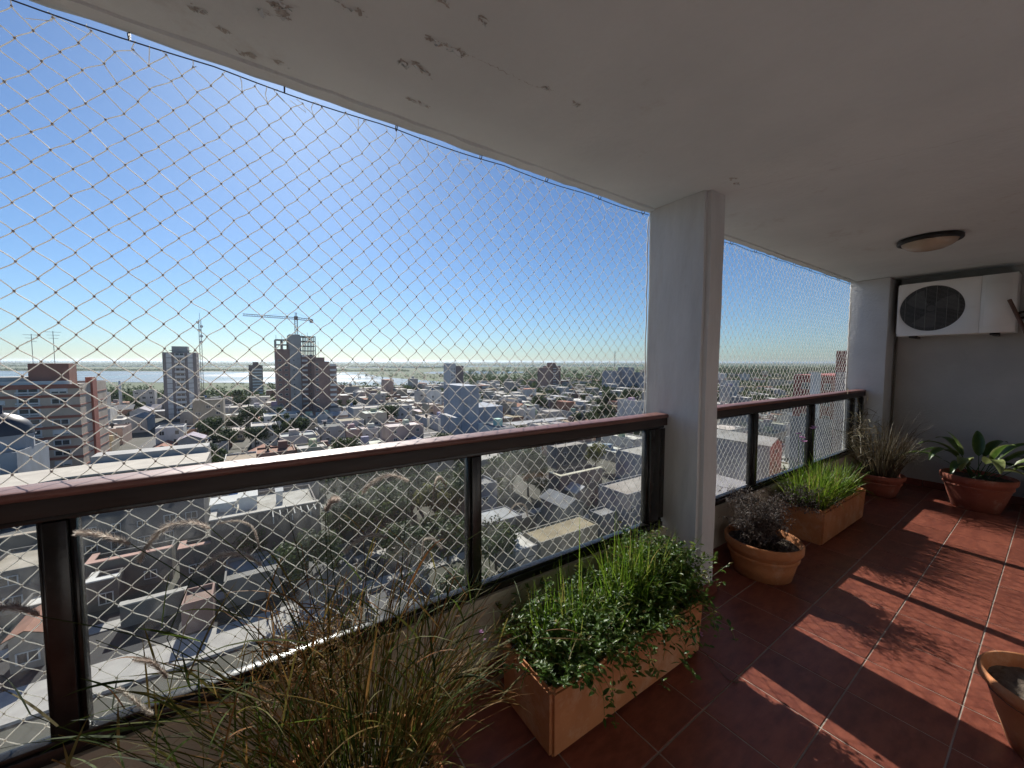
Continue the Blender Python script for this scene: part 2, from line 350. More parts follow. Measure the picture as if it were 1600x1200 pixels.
MB().tube([(X_END - .025, 1.362, .0), (X_END - .025, 1.362, 1.2), (X_END - .026, 1.360, CEIL)], .011, 8).build('conduit', m_conduit, wall_end, True)

for k, (a, c_) in enumerate(((-2.9, -.9), (3.62, 5.62))):  # unseen dark doors, added to cut fill light and reflections in the glass
    d = MB().box(a, c_, -1.119, -1.08, .02, 2.25).build('added_door_frame', m_frame, wall_back); MB().box(a + .06, c_ - .06, -1.0799, -1.074, .08, 2.19).build('added_door_pane', m_black, wall_back)

# pillar: hand-plastered, softened edges, slightly uneven
bm = bmesh.new(); bmesh.ops.create_cube(bm, size=1.0)
px0, px1, py0, py1 = 2.345, 2.550, 1.325, 1.772
for v in bm.verts: v.co = Vector(((px0+px1)/2 + v.co.x*(px1-px0), (py0+py1)/2 + v.co.y*(py1-py0), CEIL/2 + v.co.z*(CEIL - .002)))
bmesh.ops.bevel(bm, geom=[e for e in bm.edges if abs(e.verts[0].co.z - e.verts[1].co.z) > 1], offset=.028, segments=4, affect='EDGES')
bmesh.ops.subdivide_edges(bm, edges=[e for e in bm.edges if abs(e.verts[0].co.z - e.verts[1].co.z) > 1], cuts=40, use_grid_fill=True)
for v in bm.verts:
    z = v.co.z; w = math.sin(z * 3.1) * .004 + math.sin(z * 7.7 + 1) * .003 + math.sin(z * 17 + v.co.x * 30) * .0015
    v.co.x += w * (1 if v.co.x > 2.47 else -.3); v.co.y += math.sin(z * 4.3 + 2) * .003
    if v.co.z < .01: v.co.z = -.004
me = bpy.data.meshes.new('pillar'); bm.to_mesh(me); bm.free(); me.polygons.foreach_set('use_smooth', [True]*len(me.polygons))
try: me.set_sharp_from_angle(angle=math.radians(40))
except Exception: pass
pillar = ob('pillar', me, m_pillar); tag(pillar, 'white plastered concrete pillar between the two net bays', 'pillar')
for (a, b, c, d) in ((px0 - .012, px1 + .012, py0 - .014, py0 - .001), (px1 + .006, px1 + .018, py0 - .0005, 1.54), (px0 - .018, px0 - .006, py0 - .0005, 1.54)):
    MB().box(a, b, c, d, .0, .085).build('skirting_tile', m_skirt, pillar)

# ---- low parapet walls under the railings
for (a, b, lab) in ((-3.2, 2.344, 'low beige parapet wall under the railing beside the tall grass'), (2.551, 6.574, 'low beige parapet wall under the railing between pillar and corner column')):
    w = MB().box(a, b, 1.555, 1.655, -.009, .415).build('parapet_wall', m_parapet); tag(w, lab, 'wall')
    x = a
    while x < b - .05:
        MB().box(x, min(x + .325, b), 1.543, 1.5548, .0, .085).build('skirting_tile', m_skirt, w); x += .33

# ---- railings: wooden-look cap, dark frames, posts, glass
def rail_profile(x0, x1):
    prof = [(1.551, 1.1775), (1.551, 1.192), (1.553, 1.197), (1.558, 1.2005), (1.568, 1.202), (1.605, 1.203), (1.645, 1.202), (1.656, 1.2005), (1.661, 1.197), (1.663, 1.192), (1.663, 1.1775)]
    k = len(prof); n = max(2, int((x1 - x0) / .25)); vs = []; fs = []
    for i in range(n + 1):
        x = x0 + (x1 - x0) * i / n
        vs += [(x, y, z + math.sin(x * 2.3) * .0012) for y, z in prof]
    for i in range(n):
        for j in range(k):
            j2 = (j + 1) % k; fs.append((i*k+j, (i+1)*k+j, (i+1)*k+j2, i*k+j2))
    fs += [tuple(range(k)), tuple(n*k + j for j in range(k))[::-1]]
    return MB().add(vs, fs)
def railing(x0, x1, posts, label):
    r = empty('balcony_railing', label, 'railing', ((x0 + x1) / 2, 1.6, .415)); off = Vector((-(x0 + x1) / 2, -1.6, -.415))
    def put(o): o.location = off; return o
    put(rail_profile(x0, x1).build('top_rail', m_rail, r, True))
    put(bevel_box('fascia', x0 + .004, x1 - .004, 1.555, 1.659, 1.1245, 1.177, m_fascia, r, .003))
    o = put(bevel_box('head_frame', x0 + .01, x1 - .01, 1.575, 1.638, 1.105, 1.124, m_frame, r, .003))
    put(bevel_box('bottom_rail', x0 + .01, x1 - .01, 1.568, 1.628, .416, .455, m_frame, r, .004))
    put(bevel_box('glazing_sill', x0 + .01, x1 - .01, 1.578, 1.616, .4555, .470, m_frame, r, .003))
    for (c, w) in posts: put(bevel_box('post', c - w/2, c + w/2, 1.566, 1.634, .4705, 1.1045, m_frame, r, .004))
    for (c, w), (d, v) in zip(posts[:-1], posts[1:]):
        a, b = c + w/2, d - v/2
        if b - a < .05: continue
        for (p, q) in ((a, a + .014), (b - .014, b)):
            put(bevel_box('glazing_bead', p + .0005, q - .0005, 1.582, 1.628, .4705, 1.1045, m_frame, r, .002, 1))
        put(MB().box(a + .010, b - .010, 1.602, 1.608, .471, 1.104).build('glass_pane', m_glass, r))
    if x1 < 3: put(bevel_box('wall_channel', 2.264, 2.343, 1.585, 1.640, .4705, 1.0975, m_frame, r, .002, 1))
    return r
railing(-3.2, 2.325, [(-3.1, .07), (-1.79, .07), (-.468, .048), (.858, .044), (2.212, .100)], 'dark framed glass railing with reddish wooden cap left of the pillar')
railing(2.562, 6.57, [(2.61, .06), (3.645, .048), (4.925, .048), (6.21, .048), (6.53, .06)], 'dark framed glass railing with wooden cap between pillar and corner column')

# ---- safety nets
def net(x0, x1, label, seed):
    R = random.Random(seed)
    z0, z1, dx, dz = .08, CEIL - .04, .0805, .0845
    nj = int(round((z1 - z0) / (dz / 2))); ni = int(round((x1 - x0) / dx)); dx = (x1 - x0) / ni; dz = 2 * (z1 - z0) / nj
    root = empty('safety_net', label, 'net', ((x0+x1)/2, 1.755, z0)); off = (-(x0+x1)/2, -1.755, -z0)
    K = {}
    for j in range(nj + 1):
        for i in range(-1, ni + 2):
            u = i + (j % 2) / 2
            if u < -.01 or u > ni + .01: continue
            x = x0 + u * dx; z = z0 + j * dz / 2
            e = min(x - x0, x1 - x, z1 - z)                    # pulled about near the borders
            pull = max(0, 1 - e / .30)
            jx, jz = R.gauss(0, .0022 + .0035 * pull), R.gauss(0, .0022 + .0035 * pull)
            x += jx + .006 * math.sin(z * 5 + seed) + .012 * pull * math.sin(z * 9); z += jz - .010 * math.sin(math.pi * (u / ni)) * ((z - z0) / (z1 - z0)) - .006 * math.sin(x * 2.7 + seed)
            K[(2 * i + (j % 2), j)] = Vector((min(max(x, x0), x1), 1.757 + R.gauss(0, .0012) + .006 * math.sin(x * 1.7 + z * 2.1), z))
    S = MB(); KN = MB(); prof = [(0, 0), (.10, .16), (.30, .34), (.5, .5), (.70, .66), (.90, .84), (1, 1)]
    for (a, j), p in K.items():
        for s in (-1, 1):
            q = K.get((a + s, j + 1))
            if q is None: continue
            d = q - p; w = R.uniform(.6, 1.1); bow = Vector((0, R.gauss(0, .0012), 0))
            pts = []
            for (fx, fz) in prof:
                fx = fz + (fx - fz) * w
                pts.append(Vector((p.x + d.x * fx, p.y + d.y * fz, p.z + d.z * fz)) + bow * math.sin(math.pi * fz))
            S.tube(pts, .0015, 4, R.random(), False)
        r = R.uniform(.0032, .0042)
        KN.add([p + Vector(v) * r for v in ((1,0,0),(-1,0,0),(0,1,0),(0,-1,0),(0,0,1.25),(0,0,-1.25))],
               [(0,2,4),(2,1,4),(1,3,4),(3,0,4),(2,0,5),(1,2,5),(3,1,5),(0,3,5)])
    o_ = S.build('strands', m_net, root, True); o_.location = off; o_['kind'] = 'stuff'; o_ = KN.build('knots', m_knot, root, True); o_.location = off; o_['kind'] = 'stuff'
    top = [(x0 + (x1 - x0) * t / 60, 1.757, z1 + .012 - .010 * abs(math.sin(t * math.pi / 7.5))) for t in range(61)]
    MB().tube(top, .0022, 5).build('border_cord', m_cord, root, True).location = off
    for xs in (x0 + .002, x1 - .002):
        MB().tube([(xs + R.gauss(0, .0025), 1.757 + R.gauss(0, .002), z0 + (z1 - z0) * t / 50) for t in range(51)], .0042, 6).build('side_cord', m_whitecord, root, True).location = off
    MB().tube([(x0, 1.757, z0), (x1, 1.757, z0)], .003, 5).build('bottom_cord', m_whitecord, root, True).location = off
    # loops that tie the top knots to the cord, loose frayed ends
    lo = MB()
    for (a, j), p in K.items():
        if j == nj or (j == nj - 1 and R.random() < .3):
            t = Vector((p.x + R.gauss(0, .008), 1.757, z1 + .008))
            lo.tube([p, (p + t) / 2 + Vector((R.gauss(0, .006), R.gauss(0, .005), R.gauss(0, .004))), t], .0013, 4, R.random(), False)
            if R.random() < .35:
                lo.tube([p, p + Vector((R.gauss(0, .02), R.gauss(0, .012), -R.uniform(.0, .03))), p + Vector((R.gauss(0, .03), R.gauss(0, .02), -R.uniform(.0, .05)))], .0011, 4, R.random(), False)
    o_ = lo.build('tie_loops', m_net, root, True); o_.location = off; o_['kind'] = 'stuff'
    n = int((x1 - x0) / .42)
    for k in range(n + 1):
        x = x0 + .06 + (x1 - x0 - .12) * k / n; h = MB()
        h.tube([(x, 1.757 + .012 * math.sin(q), z1 + .020 + .016 * math.cos(q)) for q in [i * .5 - .4 for i in range(11)]], .0024, 6)
        h.tube([(x, 1.757, z1 + .034), (x, 1.757, CEIL + .01)], .003, 6)
        h.build('hook', m_hook, root, True).location = off
    return root
net(-2.5, 2.338, 'white knotted diamond safety net stretched left of the pillar', 3)
net(2.558, 6.572, 'white knotted diamond safety net between pillar and corner column', 8)
# ================================================================== pots, plants and fittings
def jit(s): return rnd.gauss(0, s)
def round_pot(name, label, c, rt, rb, h, m, rim=.05, soil=.05, lobes=0, soilm=None, bands=1):
    r = empty(name, label, 'flower pot', (c[0], c[1], 0))
    t = .018
    k = h - rim
    prof = [(rb * .6, .002), (rb, .002), (rb + (rt - .02 - rb) * .5, k * .5), (rt - .022, k), (rt - .012, k + .004), (rt - .002, k + .016), (rt, h - .014), (rt - .006, h - .003), (rt - t * .6, h), (rt - t, h - .006), (rt - t - .006, h - .05), (rt - t - .03, h - .12)]
    b = MB().lathe(prof, n=56)
    b.add([(rb * .6 * math.cos(2*math.pi*j/24), rb * .6 * math.sin(2*math.pi*j/24), .002) for j in range(24)], [tuple(range(24))[::-1]])
    body = b.build('pot_body', m, r, True)
    if bands:
        q = k - .035; rr = rb + (rt - .02 - rb) * (q / k)
        MB().lathe([(rr - .004, q - .012), (rr + .005, q - .009), (rr + .007, q), (rr + .005, q + .009), (rr - .002, q + .012)], n=56).build('raised_band', m, body, True)
    sr = rt - t - .004; s = MB(); vs = [(0, 0, h - soil)]; fs = []
    for i in range(1, 9):
        for j in range(28):
            q = 2*math.pi*j/28; vs.append((sr*i/8*math.cos(q), sr*i/8*math.sin(q), h - soil + U(-.008, .008)))
    for j in range(28): fs.append((0, 1 + j, 1 + (j+1) % 28))
    for i in range(7):
        for j in range(28):
            a = 1 + i*28; fs.append((a+j, a+28+j, a+28+(j+1)%28, a+(j+1)%28))
    s.add(vs, fs); s.build('soil', soilm or m_soil, r, True)
    return r
def box_planter(name, label, x0, x1, y0, y1, h, m, tap=.012, rope=False):
    cx_, cy_ = (x0+x1)/2, (y0+y1)/2; r = empty(name, label, 'planter', (cx_, cy_, 0))
    hx, hy = (x1-x0)/2, (y1-y0)/2; t = .022
    bm = bmesh.new(); rings = [(hx - tap, hy - tap, .002), (hx, hy, h), (hx - t, hy - t, h), (hx - t - .006, hy - t - .006, h - .12)]
    R_ = []
    for a, b, z in rings: R_.append([bm.verts.new((sx*a, sy*b, z)) for sx, sy in ((-1,-1),(1,-1),(1,1),(-1,1))])
    for p, q in zip(R_[:-1], R_[1:]):
        for j in range(4): bm.faces.new((p[j], p[(j+1)%4], q[(j+1)%4], q[j]))
    bm.faces.new(R_[0][::-1])
    ed = [e for e in bm.edges if not any(v in R_[3] for v in e.verts)]
    bmesh.ops.bevel(bm, geom=ed, offset=.014, segments=4, affect='EDGES')
    me = bpy.data.meshes.new('planter_body'); bm.to_mesh(me); bm.free(); me.polygons.foreach_set('use_smooth', [True]*len(me.polygons))
    try: me.set_sharp_from_angle(angle=math.radians(45))
    except Exception: pass
    body = ob('planter_body', me, m, r)
    MB().add([(-hx - .004, -hy - .004, h - .06), (hx + .004, -hy - .004, h - .06), (hx + .004, -hy - .004, h - .055), (-hx - .004, -hy - .004, h - .055)], [])
    s = MB(); nx, ny = 30, 9; vs = []; fs = []
    for i in range(nx+1):
        for j in range(ny+1): vs.append((-hx + t + (2*hx - 2*t) * i/nx, -hy + t + (2*hy - 2*t) * j/ny, h - .045 + U(-.009, .009)))
    for i in range(nx):
        for j in range(ny): a = i*(ny+1)+j; fs.append((a, a+ny+1, a+ny+2, a+1))
    s.add(vs, fs); s.build('soil', m_soil, r, True)
    if rope:
        for sgn in (-1, 1):
            b = MB(); k = int((hx*2 - .02) / .026)
            for i in range(k):
                x = -hx + .02 + i * .026
                b.tube([(x - .008, sgn * (hy - .004), h - .004), (x, sgn * (hy - .011), h + .007), (x + .014, sgn * (hy - .022), h - .002)], .006, 6)
            b.build('rope_edge', m, body, True)
        b = MB(); k = int((hy*2 - .04) / .026)
        for i in range(k):
            yv = -hy + .03 + i * .026
            b.tube([(-hx + .004, yv - .008, h - .004), (-hx + .011, yv, h + .007), (-hx + .022, yv + .014, h - .002)], .006, 6)
        b.build('rope_edge', m, body, True)
    return r
def blade(mb, p, d, L, w, droop, segs=6, tint=.5, twist=0.0):
    p = Vector(p); d = Vector(d).normalized(); vs = []; fs = []; st = L / segs
    side = d.cross(Vector((0, 0, 1)))
    if side.length < .05: side = Vector((math.cos(U(0, 6.28)), math.sin(U(0, 6.28)), 0))
    side.normalize(); a = U(-.9, .9) + twist; side = Matrix.Rotation(a, 3, d) @ side
    for i in range(segs + 1):
        f = i / segs; ww = w * (.75 + .6 * f if f < .3 else (1.0 - ((f - .3) / .7) ** 1.8)) * .5 + .0002
        vs += [p - side * ww, p + side * ww]
        d = (d + Vector((0, 0, -1)) * droop * st * (0.4 + 1.8 * f)).normalized(); p = p + d * st
    for i in range(segs): fs.append((2*i, 2*i+1, 2*i+3, 2*i+2))
    mb.add(vs, fs, tint)
    return p
def leaf(mb, p, d, L, w, tint, curl=.3):
    d = Vector(d).normalized(); up = Vector((jit(.5), jit(.5), 1)); s = d.cross(up)
    if s.length < .05: s = Vector((1, 0, 0))
    s.normalize(); nrm = s.cross(d); p = Vector(p)
    a = p; b = p + d * L * .35 + nrm * L * .05; c = p + d * L * .7; e = p + d * L - nrm * L * curl * .4
    mb.add([a, b - s*w*.5 + nrm*w*.12, b, b + s*w*.5 + nrm*w*.12, c - s*w*.38 + nrm*w*.05, c - nrm*L*curl*.12, c + s*w*.38 + nrm*w*.05, e],
           [(0,1,2),(0,2,3),(1,4,5,2),(2,5,6,3),(4,7,5),(5,7,6)], tint)
def smooth_path(pts, k=6):
    pts = [Vector(p) for p in pts]; P = [pts[0]] + pts + [pts[-1]]; out = []
    for i in range(1, len(P) - 2):
        for j in range(k):
            t = j / k; a, b, c, d = P[i-1], P[i], P[i+1], P[i+2]
            out.append(.5 * (2*b + (c - a)*t + (2*a - 5*b + 4*c - d)*t*t + (3*b - a - 3*c + d)*t**3))
    out.append(pts[-1]); return out

# ---- tall fountain grass in the pot at the bottom edge
GX, GY, GH = .215, 1.10, .34
round_pot('flower_pot', 'round terracotta pot under the tall fountain grass by the railing', (GX, GY), .242, .165, GH, m_terra, soil=.04)
fg = empty('fountain_grass', 'tall wispy fountain grass with brown blades and arching seed plumes', 'plant', (GX, GY, GH - .04))
def local(o, root): o.location = -root.location; return o
stalk = MB(); green = MB()
for i in range(420):
    a = U(0, 2*math.pi); r = .17 * math.sqrt(U(0, 1)); p = (GX + r*math.cos(a), GY + r*math.sin(a), GH - .045)
    lean = abs(rnd.gauss(0, .34)) + r * 1.2; b = a + jit(.7)
    blade(stalk if i % 3 else green, p, (math.cos(b)*lean, math.sin(b)*lean - .05, 1), rnd.choice((U(.15, .4), U(.25, .55), U(.3, .66))), U(.0018, .0042), U(-.3, 2.6), 6, min(1, max(0, rnd.gauss(.66 if i % 3 else .4, .25))))
def culm(p, d, L, tint):
    """a stiff jointed stem with alternate leaves"""
    p = Vector(p); d = Vector(d).normalized(); n_ = rnd.randint(4, 6); pts = [p.copy()]
    for k in range(n_):
        p = p + d * (L / n_); pts.append(p.copy()); d = (d + Vector((jit(.10), jit(.10), jit(.07) - .03))).normalized()
        if k > 0 and rnd.random() < .85:
            a = U(0, 6.28); blade(green if rnd.random() < .6 else stalk, p, d * .9 + Vector((math.cos(a), math.sin(a), .1)) * U(.5, 1.0), U(.09, .24), U(.003, .0062), U(.5, 5.5), 6, min(1, max(0, tint + jit(.2))))
    stalk.tube(pts, [.0017 - .0009*i/len(pts) for i in range(len(pts))], 4, min(1, max(0, tint + jit(.15))), False)
for i in range(105):
    a = U(0, 6.28); r = .15*math.sqrt(U(0, 1)); lean = abs(jit(.34)) + .05
    culm((GX + r*math.cos(a), GY + r*math.sin(a), GH - .03), (math.cos(a)*lean, math.sin(a)*lean, 1), U(.35, .68), rnd.gauss(.55, .22))
for i in range(90):                                                    # stems leaning far out to the left along the railing, and a few to the right
    a = rnd.choice((U(2.6, 3.7), U(2.2, 3.4), U(2.5, 3.5), U(-.3, .6))); r = .12*math.sqrt(U(0, 1)); lean = U(.6, 2.6)
    culm((GX + r*math.cos(a), GY + r*math.sin(a), GH - .02), (math.cos(a)*lean, math.sin(a)*lean*.6, 1), U(.4, .72), rnd.gauss(.38, .2))
for i in range(80):                                                    # dry tuft arching over to the right
    a = U(-.5, .7); L = U(.30, .72)
    blade(stalk, (GX + .17 + jit(.03), GY + .05 + jit(.06), GH - .02), (math.cos(a), math.sin(a)*.8 + .1, U(.5, 1.4)), L, U(.0022, .0048), U(.6, 5.2), 8, min(1, max(0, rnd.gauss(.75, .2))))
for i in range(420):                                                   # knot of tangled dead straw in the middle
    c = Vector((.12 + jit(.075), 1.22 + jit(.06), .70 + jit(.085)))
    blade(stalk, c, (jit(.8), jit(.6), jit(.7)), U(.05, .16), U(.002, .004), U(-6, 9), 5, min(1, max(0, rnd.gauss(.85, .15))))
local(stalk.build('dry_blades', m_grass, fg), fg); local(green.build('green_blades', m_grass, fg), fg)
stems = MB()
def plume(pts, Y, stem_to=None, fat=.017, tint=.7):
    path = smooth_path([on_y(x, y, Y + .012 * i) for i, (x, y) in enumerate(pts)], 7)
    b = MB(); b.tube(path, .0012, 4, .1)
    for k in range(950):
        f = U(0, 1); i = min(int(f * (len(path) - 1)), len(path) - 2); p = path[i].lerp(path[i+1], f*(len(path)-1) - i); t = (path[i+1] - path[i]).normalized()
        q = Vector((jit(1), jit(1), jit(1))); q = (q - t*q.dot(t)).normalized()
        d = (q + t * U(.5, 1.3)).normalized(); L = fat * U(.7, 1.5) * (1 - .35*abs(f - .45)*1.6); s = d.cross(t).normalized() * .0010
        b.add([p - s, p + s, p + d*L], [(0, 1, 2)], min(1, max(0, rnd.gauss(tint, .25))))
    local(b.build('seed_plume', m_plume, fg), fg)
    if stem_to is not None:
        e = path[0]; s0 = Vector((GX + jit(.06), GY + jit(.06), GH - .03)); mid = Vector(stem_to) if not isinstance(stem_to, bool) else s0.lerp(e, .55) + Vector((0, 0, .12))
        sp = smooth_path([s0, mid, e], 10); stems.tube(sp, [.0018 - .0008*i/len(sp) for i in range(len(sp))], 5, U(.1, .5), False)
plume([(330, 826), (300, 816), (262, 822), (236, 846), (218, 876)], 1.33, True)
plume([(405, 858), (396, 826), (372, 814), (340, 818)], 1.30, True, .007)
plume([(410, 884), (385, 868), (352, 866), (316, 884)], 1.30, True)
plume([(205, 850), (180, 842), (150, 834), (124, 832)], 1.38, True)
plume([(640, 752), (612, 742), (585, 752), (568, 768)], 1.34, True)
plume([(676, 790), (679, 760), (686, 745), (697, 760)], 1.36, True, .010)
plume([(606, 840), (580, 836), (556, 846), (540, 862)], 1.30, True)
plume([(660, 870), (662, 845), (676, 842), (690, 856)], 1.32, True, .009)
plume([(240, 1118), (222, 1104), (205, 1090), (186, 1076)], 1.20, True, .012, .75)
plume([(262, 1060), (240, 1036), (214, 1030)], 1.22, True, .013, .35)
plume([(62, 962), (40, 952), (14, 948), (-12, 955)], 1.30, True, .013, .3)
plume([(508, 800), (516, 786), (524, 780)], 1.36, True, .020, .4)
plume([(795, 802), (806, 788), (820, 790), (824, 806)], 1.45, (.42, 1.25, .75), .008, .7)
for (x, y, X2) in ((446, 790, .1), (508, 770, .2), (640, 850, .3), (605, 850, .25), (395, 850, .0), (330, 900, -.1), (150, 1000, -.2)):
    e = on_y(x, y, 1.28); sp = smooth_path([Vector((GX + jit(.05), GY, GH)), Vector((GX, GY, GH)).lerp(e, .5) + Vector((0, 0, .06)), e], 10)
    stems.tube(sp, [.0019 - .0012*i/len(sp) for i in range(len(sp))], 5, U(0, .4), False)
local(stems.build('flower_stems', m_grass, fg, True), fg)

# ---- long planter beside the pillar
AX0, AX1, AY0, AY1, AH = .905, 1.955, 1.065, 1.43, .29
box_planter('box_planter', 'long terracotta box planter overflowing with leafy plants beside the pillar', AX0, AX1, AY0, AY1, AH, m_terra, .010)
pa = empty('leafy_plant', 'bushy green leafy plant with upright blades filling the planter beside the pillar', 'plant', ((AX0+AX1)/2, (AY0+AY1)/2, AH - .045))
lv = MB(); tw = MB(); bl = MB()
def hump(x): return .085 + .165*math.exp(-((x - 1.78)/.24)**2) + .09*math.exp(-((x - 1.18)/.2)**2)
for i in range(420):
    x, y = U(AX0 + .03, AX1 - .03), U(AY0 + .02, AY1 - .02); p = Vector((x, y, AH - .04)); out = (y - (AY0+AY1)/2) / .18
    H_ = hump(x) * U(.5, 1.35); over = y < AY0 + .1 and rnd.random() < .3
    e = p + Vector((jit(.07), out * .09 + jit(.05) - (.07 if over else 0), H_ * (.35 if over else 1)))
    mid = p.lerp(e, .5) + Vector((0, 0, .05 if over else .02))
    pts = [p, mid, e]
    if over: pts.append(e + Vector((jit(.03), -.02 - U(0, .03), -U(.03, .11))))
    sp = smooth_path(pts, 6); tw.tube(sp, .0011, 4, U(.3, .8), False)
    for k in range(16):
        f = U(.25, 1); q = sp[min(int(f * len(sp)), len(sp) - 1)]; a = U(0, 6.28)
        leaf(lv, q + Vector((jit(.008), jit(.008), jit(.006))), (math.cos(a), math.sin(a), U(-.3, .8)), U(.011, .046), U(.007, .019), min(1, max(0, rnd.gauss(.42, .3))))
for i in range(150):                                                  # growth leaning past the right end towards the pillar
    p = Vector((U(1.80, 1.93), U(AY0 + .03, AY1 - .02), AH - .04)); e = p + Vector((U(.0, .10), jit(.06), U(.06, .32))); sp = smooth_path([p, p.lerp(e, .5) + Vector((0, 0, .04)), e], 6); tw.tube(sp, .0011, 4, U(.3, .8), False)
    for k in range(16):
        q = sp[min(int(U(.2, 1) * len(sp)), len(sp) - 1)]; a = U(0, 6.28); leaf(lv, q + Vector((jit(.012), jit(.012), jit(.01))), (math.cos(a), math.sin(a), U(-.3, .8)), U(.014, .04), U(.008, .018), min(1, max(0, rnd.gauss(.45, .28))))
for (cx0, n_, hh) in ((1.16, 240, .25), (1.64, 400, .32), (1.42, 90, .20), (1.84, 160, .27)):
    for i in range(n_):
        x, y = cx0 + jit(.085), (AY0+AY1)/2 + .04 + jit(.06)
        if not (AX0 + .02 < x < AX1 - .02 and AY0 + .02 < y < AY1 - .01): continue
        blade(bl, (x, y, AH - .045), ((x - cx0)*2.0 + jit(.18), jit(.22) - .03, 1), hh * U(.45, 1.4), U(.003, .0068), rnd.choice((U(.2, 1.6), U(.2, 2.0), U(1.5, 6.5))), 7, min(1, max(0, rnd.gauss(.45, .3))))
local(lv.build('leaves', m_leaf, pa), pa); local(tw.build('twigs', m_leaf, pa, True), pa); local(bl.build('grass_blades', m_bright, pa), pa)
for (x, y, Y) in ((906, 800, 1.34), (962, 790, 1.36), (1030, 812, 1.32), (1055, 815, 1.31), (868, 850, 1.3)):
    e = on_y(x, y, Y); b = MB(); p = Vector((e.x - U(-.02, .05), Y, AH - .04)); blade(b, p, (e - p), (e - p).length, .006, .02, 6, .6); local(b.build('tall_blade', m_bright, pa), pa)
def flower(root, c, r=.014, n=7):
    b = MB()
    for k in range(n):
        a = 2*math.pi*k/n + U(-.2, .2); leaf(b, c, (math.cos(a), math.sin(a), U(.0, .7)), r, r*.55, .5, .1)
    return local(b.build('flower', m_petal, root), root)
fl = on_y(1094, 993, 1.03); flower(pa, fl, .016, 9); flower(pa, fl + Vector((.008, 0, .01)), .012, 7)
flower(pa, on_y(752, 988, 1.35), .014, 8); flower(pa, on_y(758, 1000, 1.35), .010, 6)
b = MB(); sp = smooth_path([(1.72, 1.08, .30), (1.76, 1.045, .285), (1.80, 1.03, .27), fl], 8); b.tube(sp, .0012, 4, .6, False)
for q in sp[4::2]: leaf(b, q, (jit(1), -.4, U(-.8, .4)), .03, .012, .4)
local(b.build('trailing_stem', m_leaf, pa), pa)

# ---- round pot with the withered shrub
BX, BY, BH = 3.095, 1.262, .265
round_pot('flower_pot', 'wide terracotta bowl pot with a raised band beside the pillar', (BX, BY), .250, .185, BH, m_terra, rim=.075, soil=.05, soilm=m_soil)
sh = empty('withered_shrub', 'withered grey brown shrub in the round pot behind the pillar', 'plant', (BX, BY, BH - .05))
tw = MB(); dl = MB()
for i in range(70):
    a = U(0, 6.28); p = Vector((BX - .02 + jit(.03), BY + .03 + jit(.03), BH - .055)); e = p + Vector((math.cos(a)*U(.05, .30), math.sin(a)*U(.03, .20), U(.10, .36)))
    sp = smooth_path([p, p.lerp(e, .5) + Vector((jit(.03), jit(.03), .03)), e], 6); tw.tube(sp, [.003 - .0022*k/len(sp) for k in range(len(sp))], 5, U(.2, .8), False)
    for k in range(4):
        q = sp[rnd.randint(4, len(sp)-1)]; e2 = q + Vector((jit(.07), jit(.06), jit(.05))); tw.tube([q, q.lerp(e2, .5) + Vector((0, 0, .015)), e2], .0011, 4, U(.2, .8), False)
        for m_ in range(20):
            leaf(dl, q.lerp(e2, U(0, 1)) + Vector((jit(.014), jit(.014), jit(.014))), (jit(1), jit(1), jit(1)), U(.014, .034), U(.004, .008), min(1, max(0, rnd.gauss(.35, .28))), U(.3, 1.4))
for i in range(130):
    a = U(0, 6.28); r = .2*math.sqrt(U(0, 1)); leaf(dl, (BX + r*math.cos(a), BY + r*math.sin(a), BH - .046), (jit(1), jit(1), U(0, .3)), U(.015, .035), U(.01, .018), U(.2, .9), .6)
local(tw.build('twigs', m_dead, sh, True), sh); local(dl.build('dead_leaves', m_dead, sh), sh)

# ---- second long planter with bright green blades
QX0, QX1, QY0, QY1, QH = 3.92, 5.03, 1.145, 1.49, .30
box_planter('box_planter', 'terracotta box planter with rope edge and bright green blades', QX0, QX1, QY0, QY1, QH, m_terra, .012, rope=True)
pc = empty('grass_plant', 'dense bright green strappy plant in the rope edged planter', 'plant', ((QX0+QX1)/2, (QY0+QY1)/2, QH - .045))
bl = MB(); dr = MB()
for i in range(1000):
    x = U(QX0 + .08, QX1 - .22); y = U(QY0 + .05, QY1 - .04); cxm = (QX0+QX1)/2 - .05
    blade(bl, (x, y, QH - .045), ((x - cxm)*.9 + jit(.22), (y - 1.32)*1.6 + jit(.2), 1), U(.16, .42), U(.0045, .009), rnd.choice((U(.2, 2.0), U(.3, 2.8), U(2, 6.5))), 7, min(1, max(0, rnd.gauss(.5, .3))))
for i in range(26): blade(bl, (U(QX0+.08, QX1-.1), U(QY0+.04, QY1-.05), QH - .04), (jit(.9) + .1, -U(0, .8), .7), U(.25, .45), .006, U(1.5, 4), 8, U(.2, .9))
for i in range(240): blade(dr, (U(QX0 + .06, QX1 - .3), U(QY0+.04, QY1-.04), QH - .045), (jit(.3), jit(.3), 1), U(.04, .16), U(.003, .006), U(0, 4), 4, U(.3, 1))
local(bl.build('green_blades', m_bright, pc), pc); local(dr.build('dry_stubs', m_dry, pc), pc)
for (x, y) in ((1253, 684), (1256, 690), (1270, 670), (1273, 668), (1248, 678)):
    e = on_y(x, y, 1.36); flower(pc, e, .030, 10)
    b = MB(); p = Vector((e.x + jit(.04), 1.33, QH - .04)); b.tube(smooth_path([p, p.lerp(e, .6) + Vector((.01, 0, 0)), e], 6), .0018, 5, .4, False); local(b.build('flower_stem', m_bright, pc), pc)
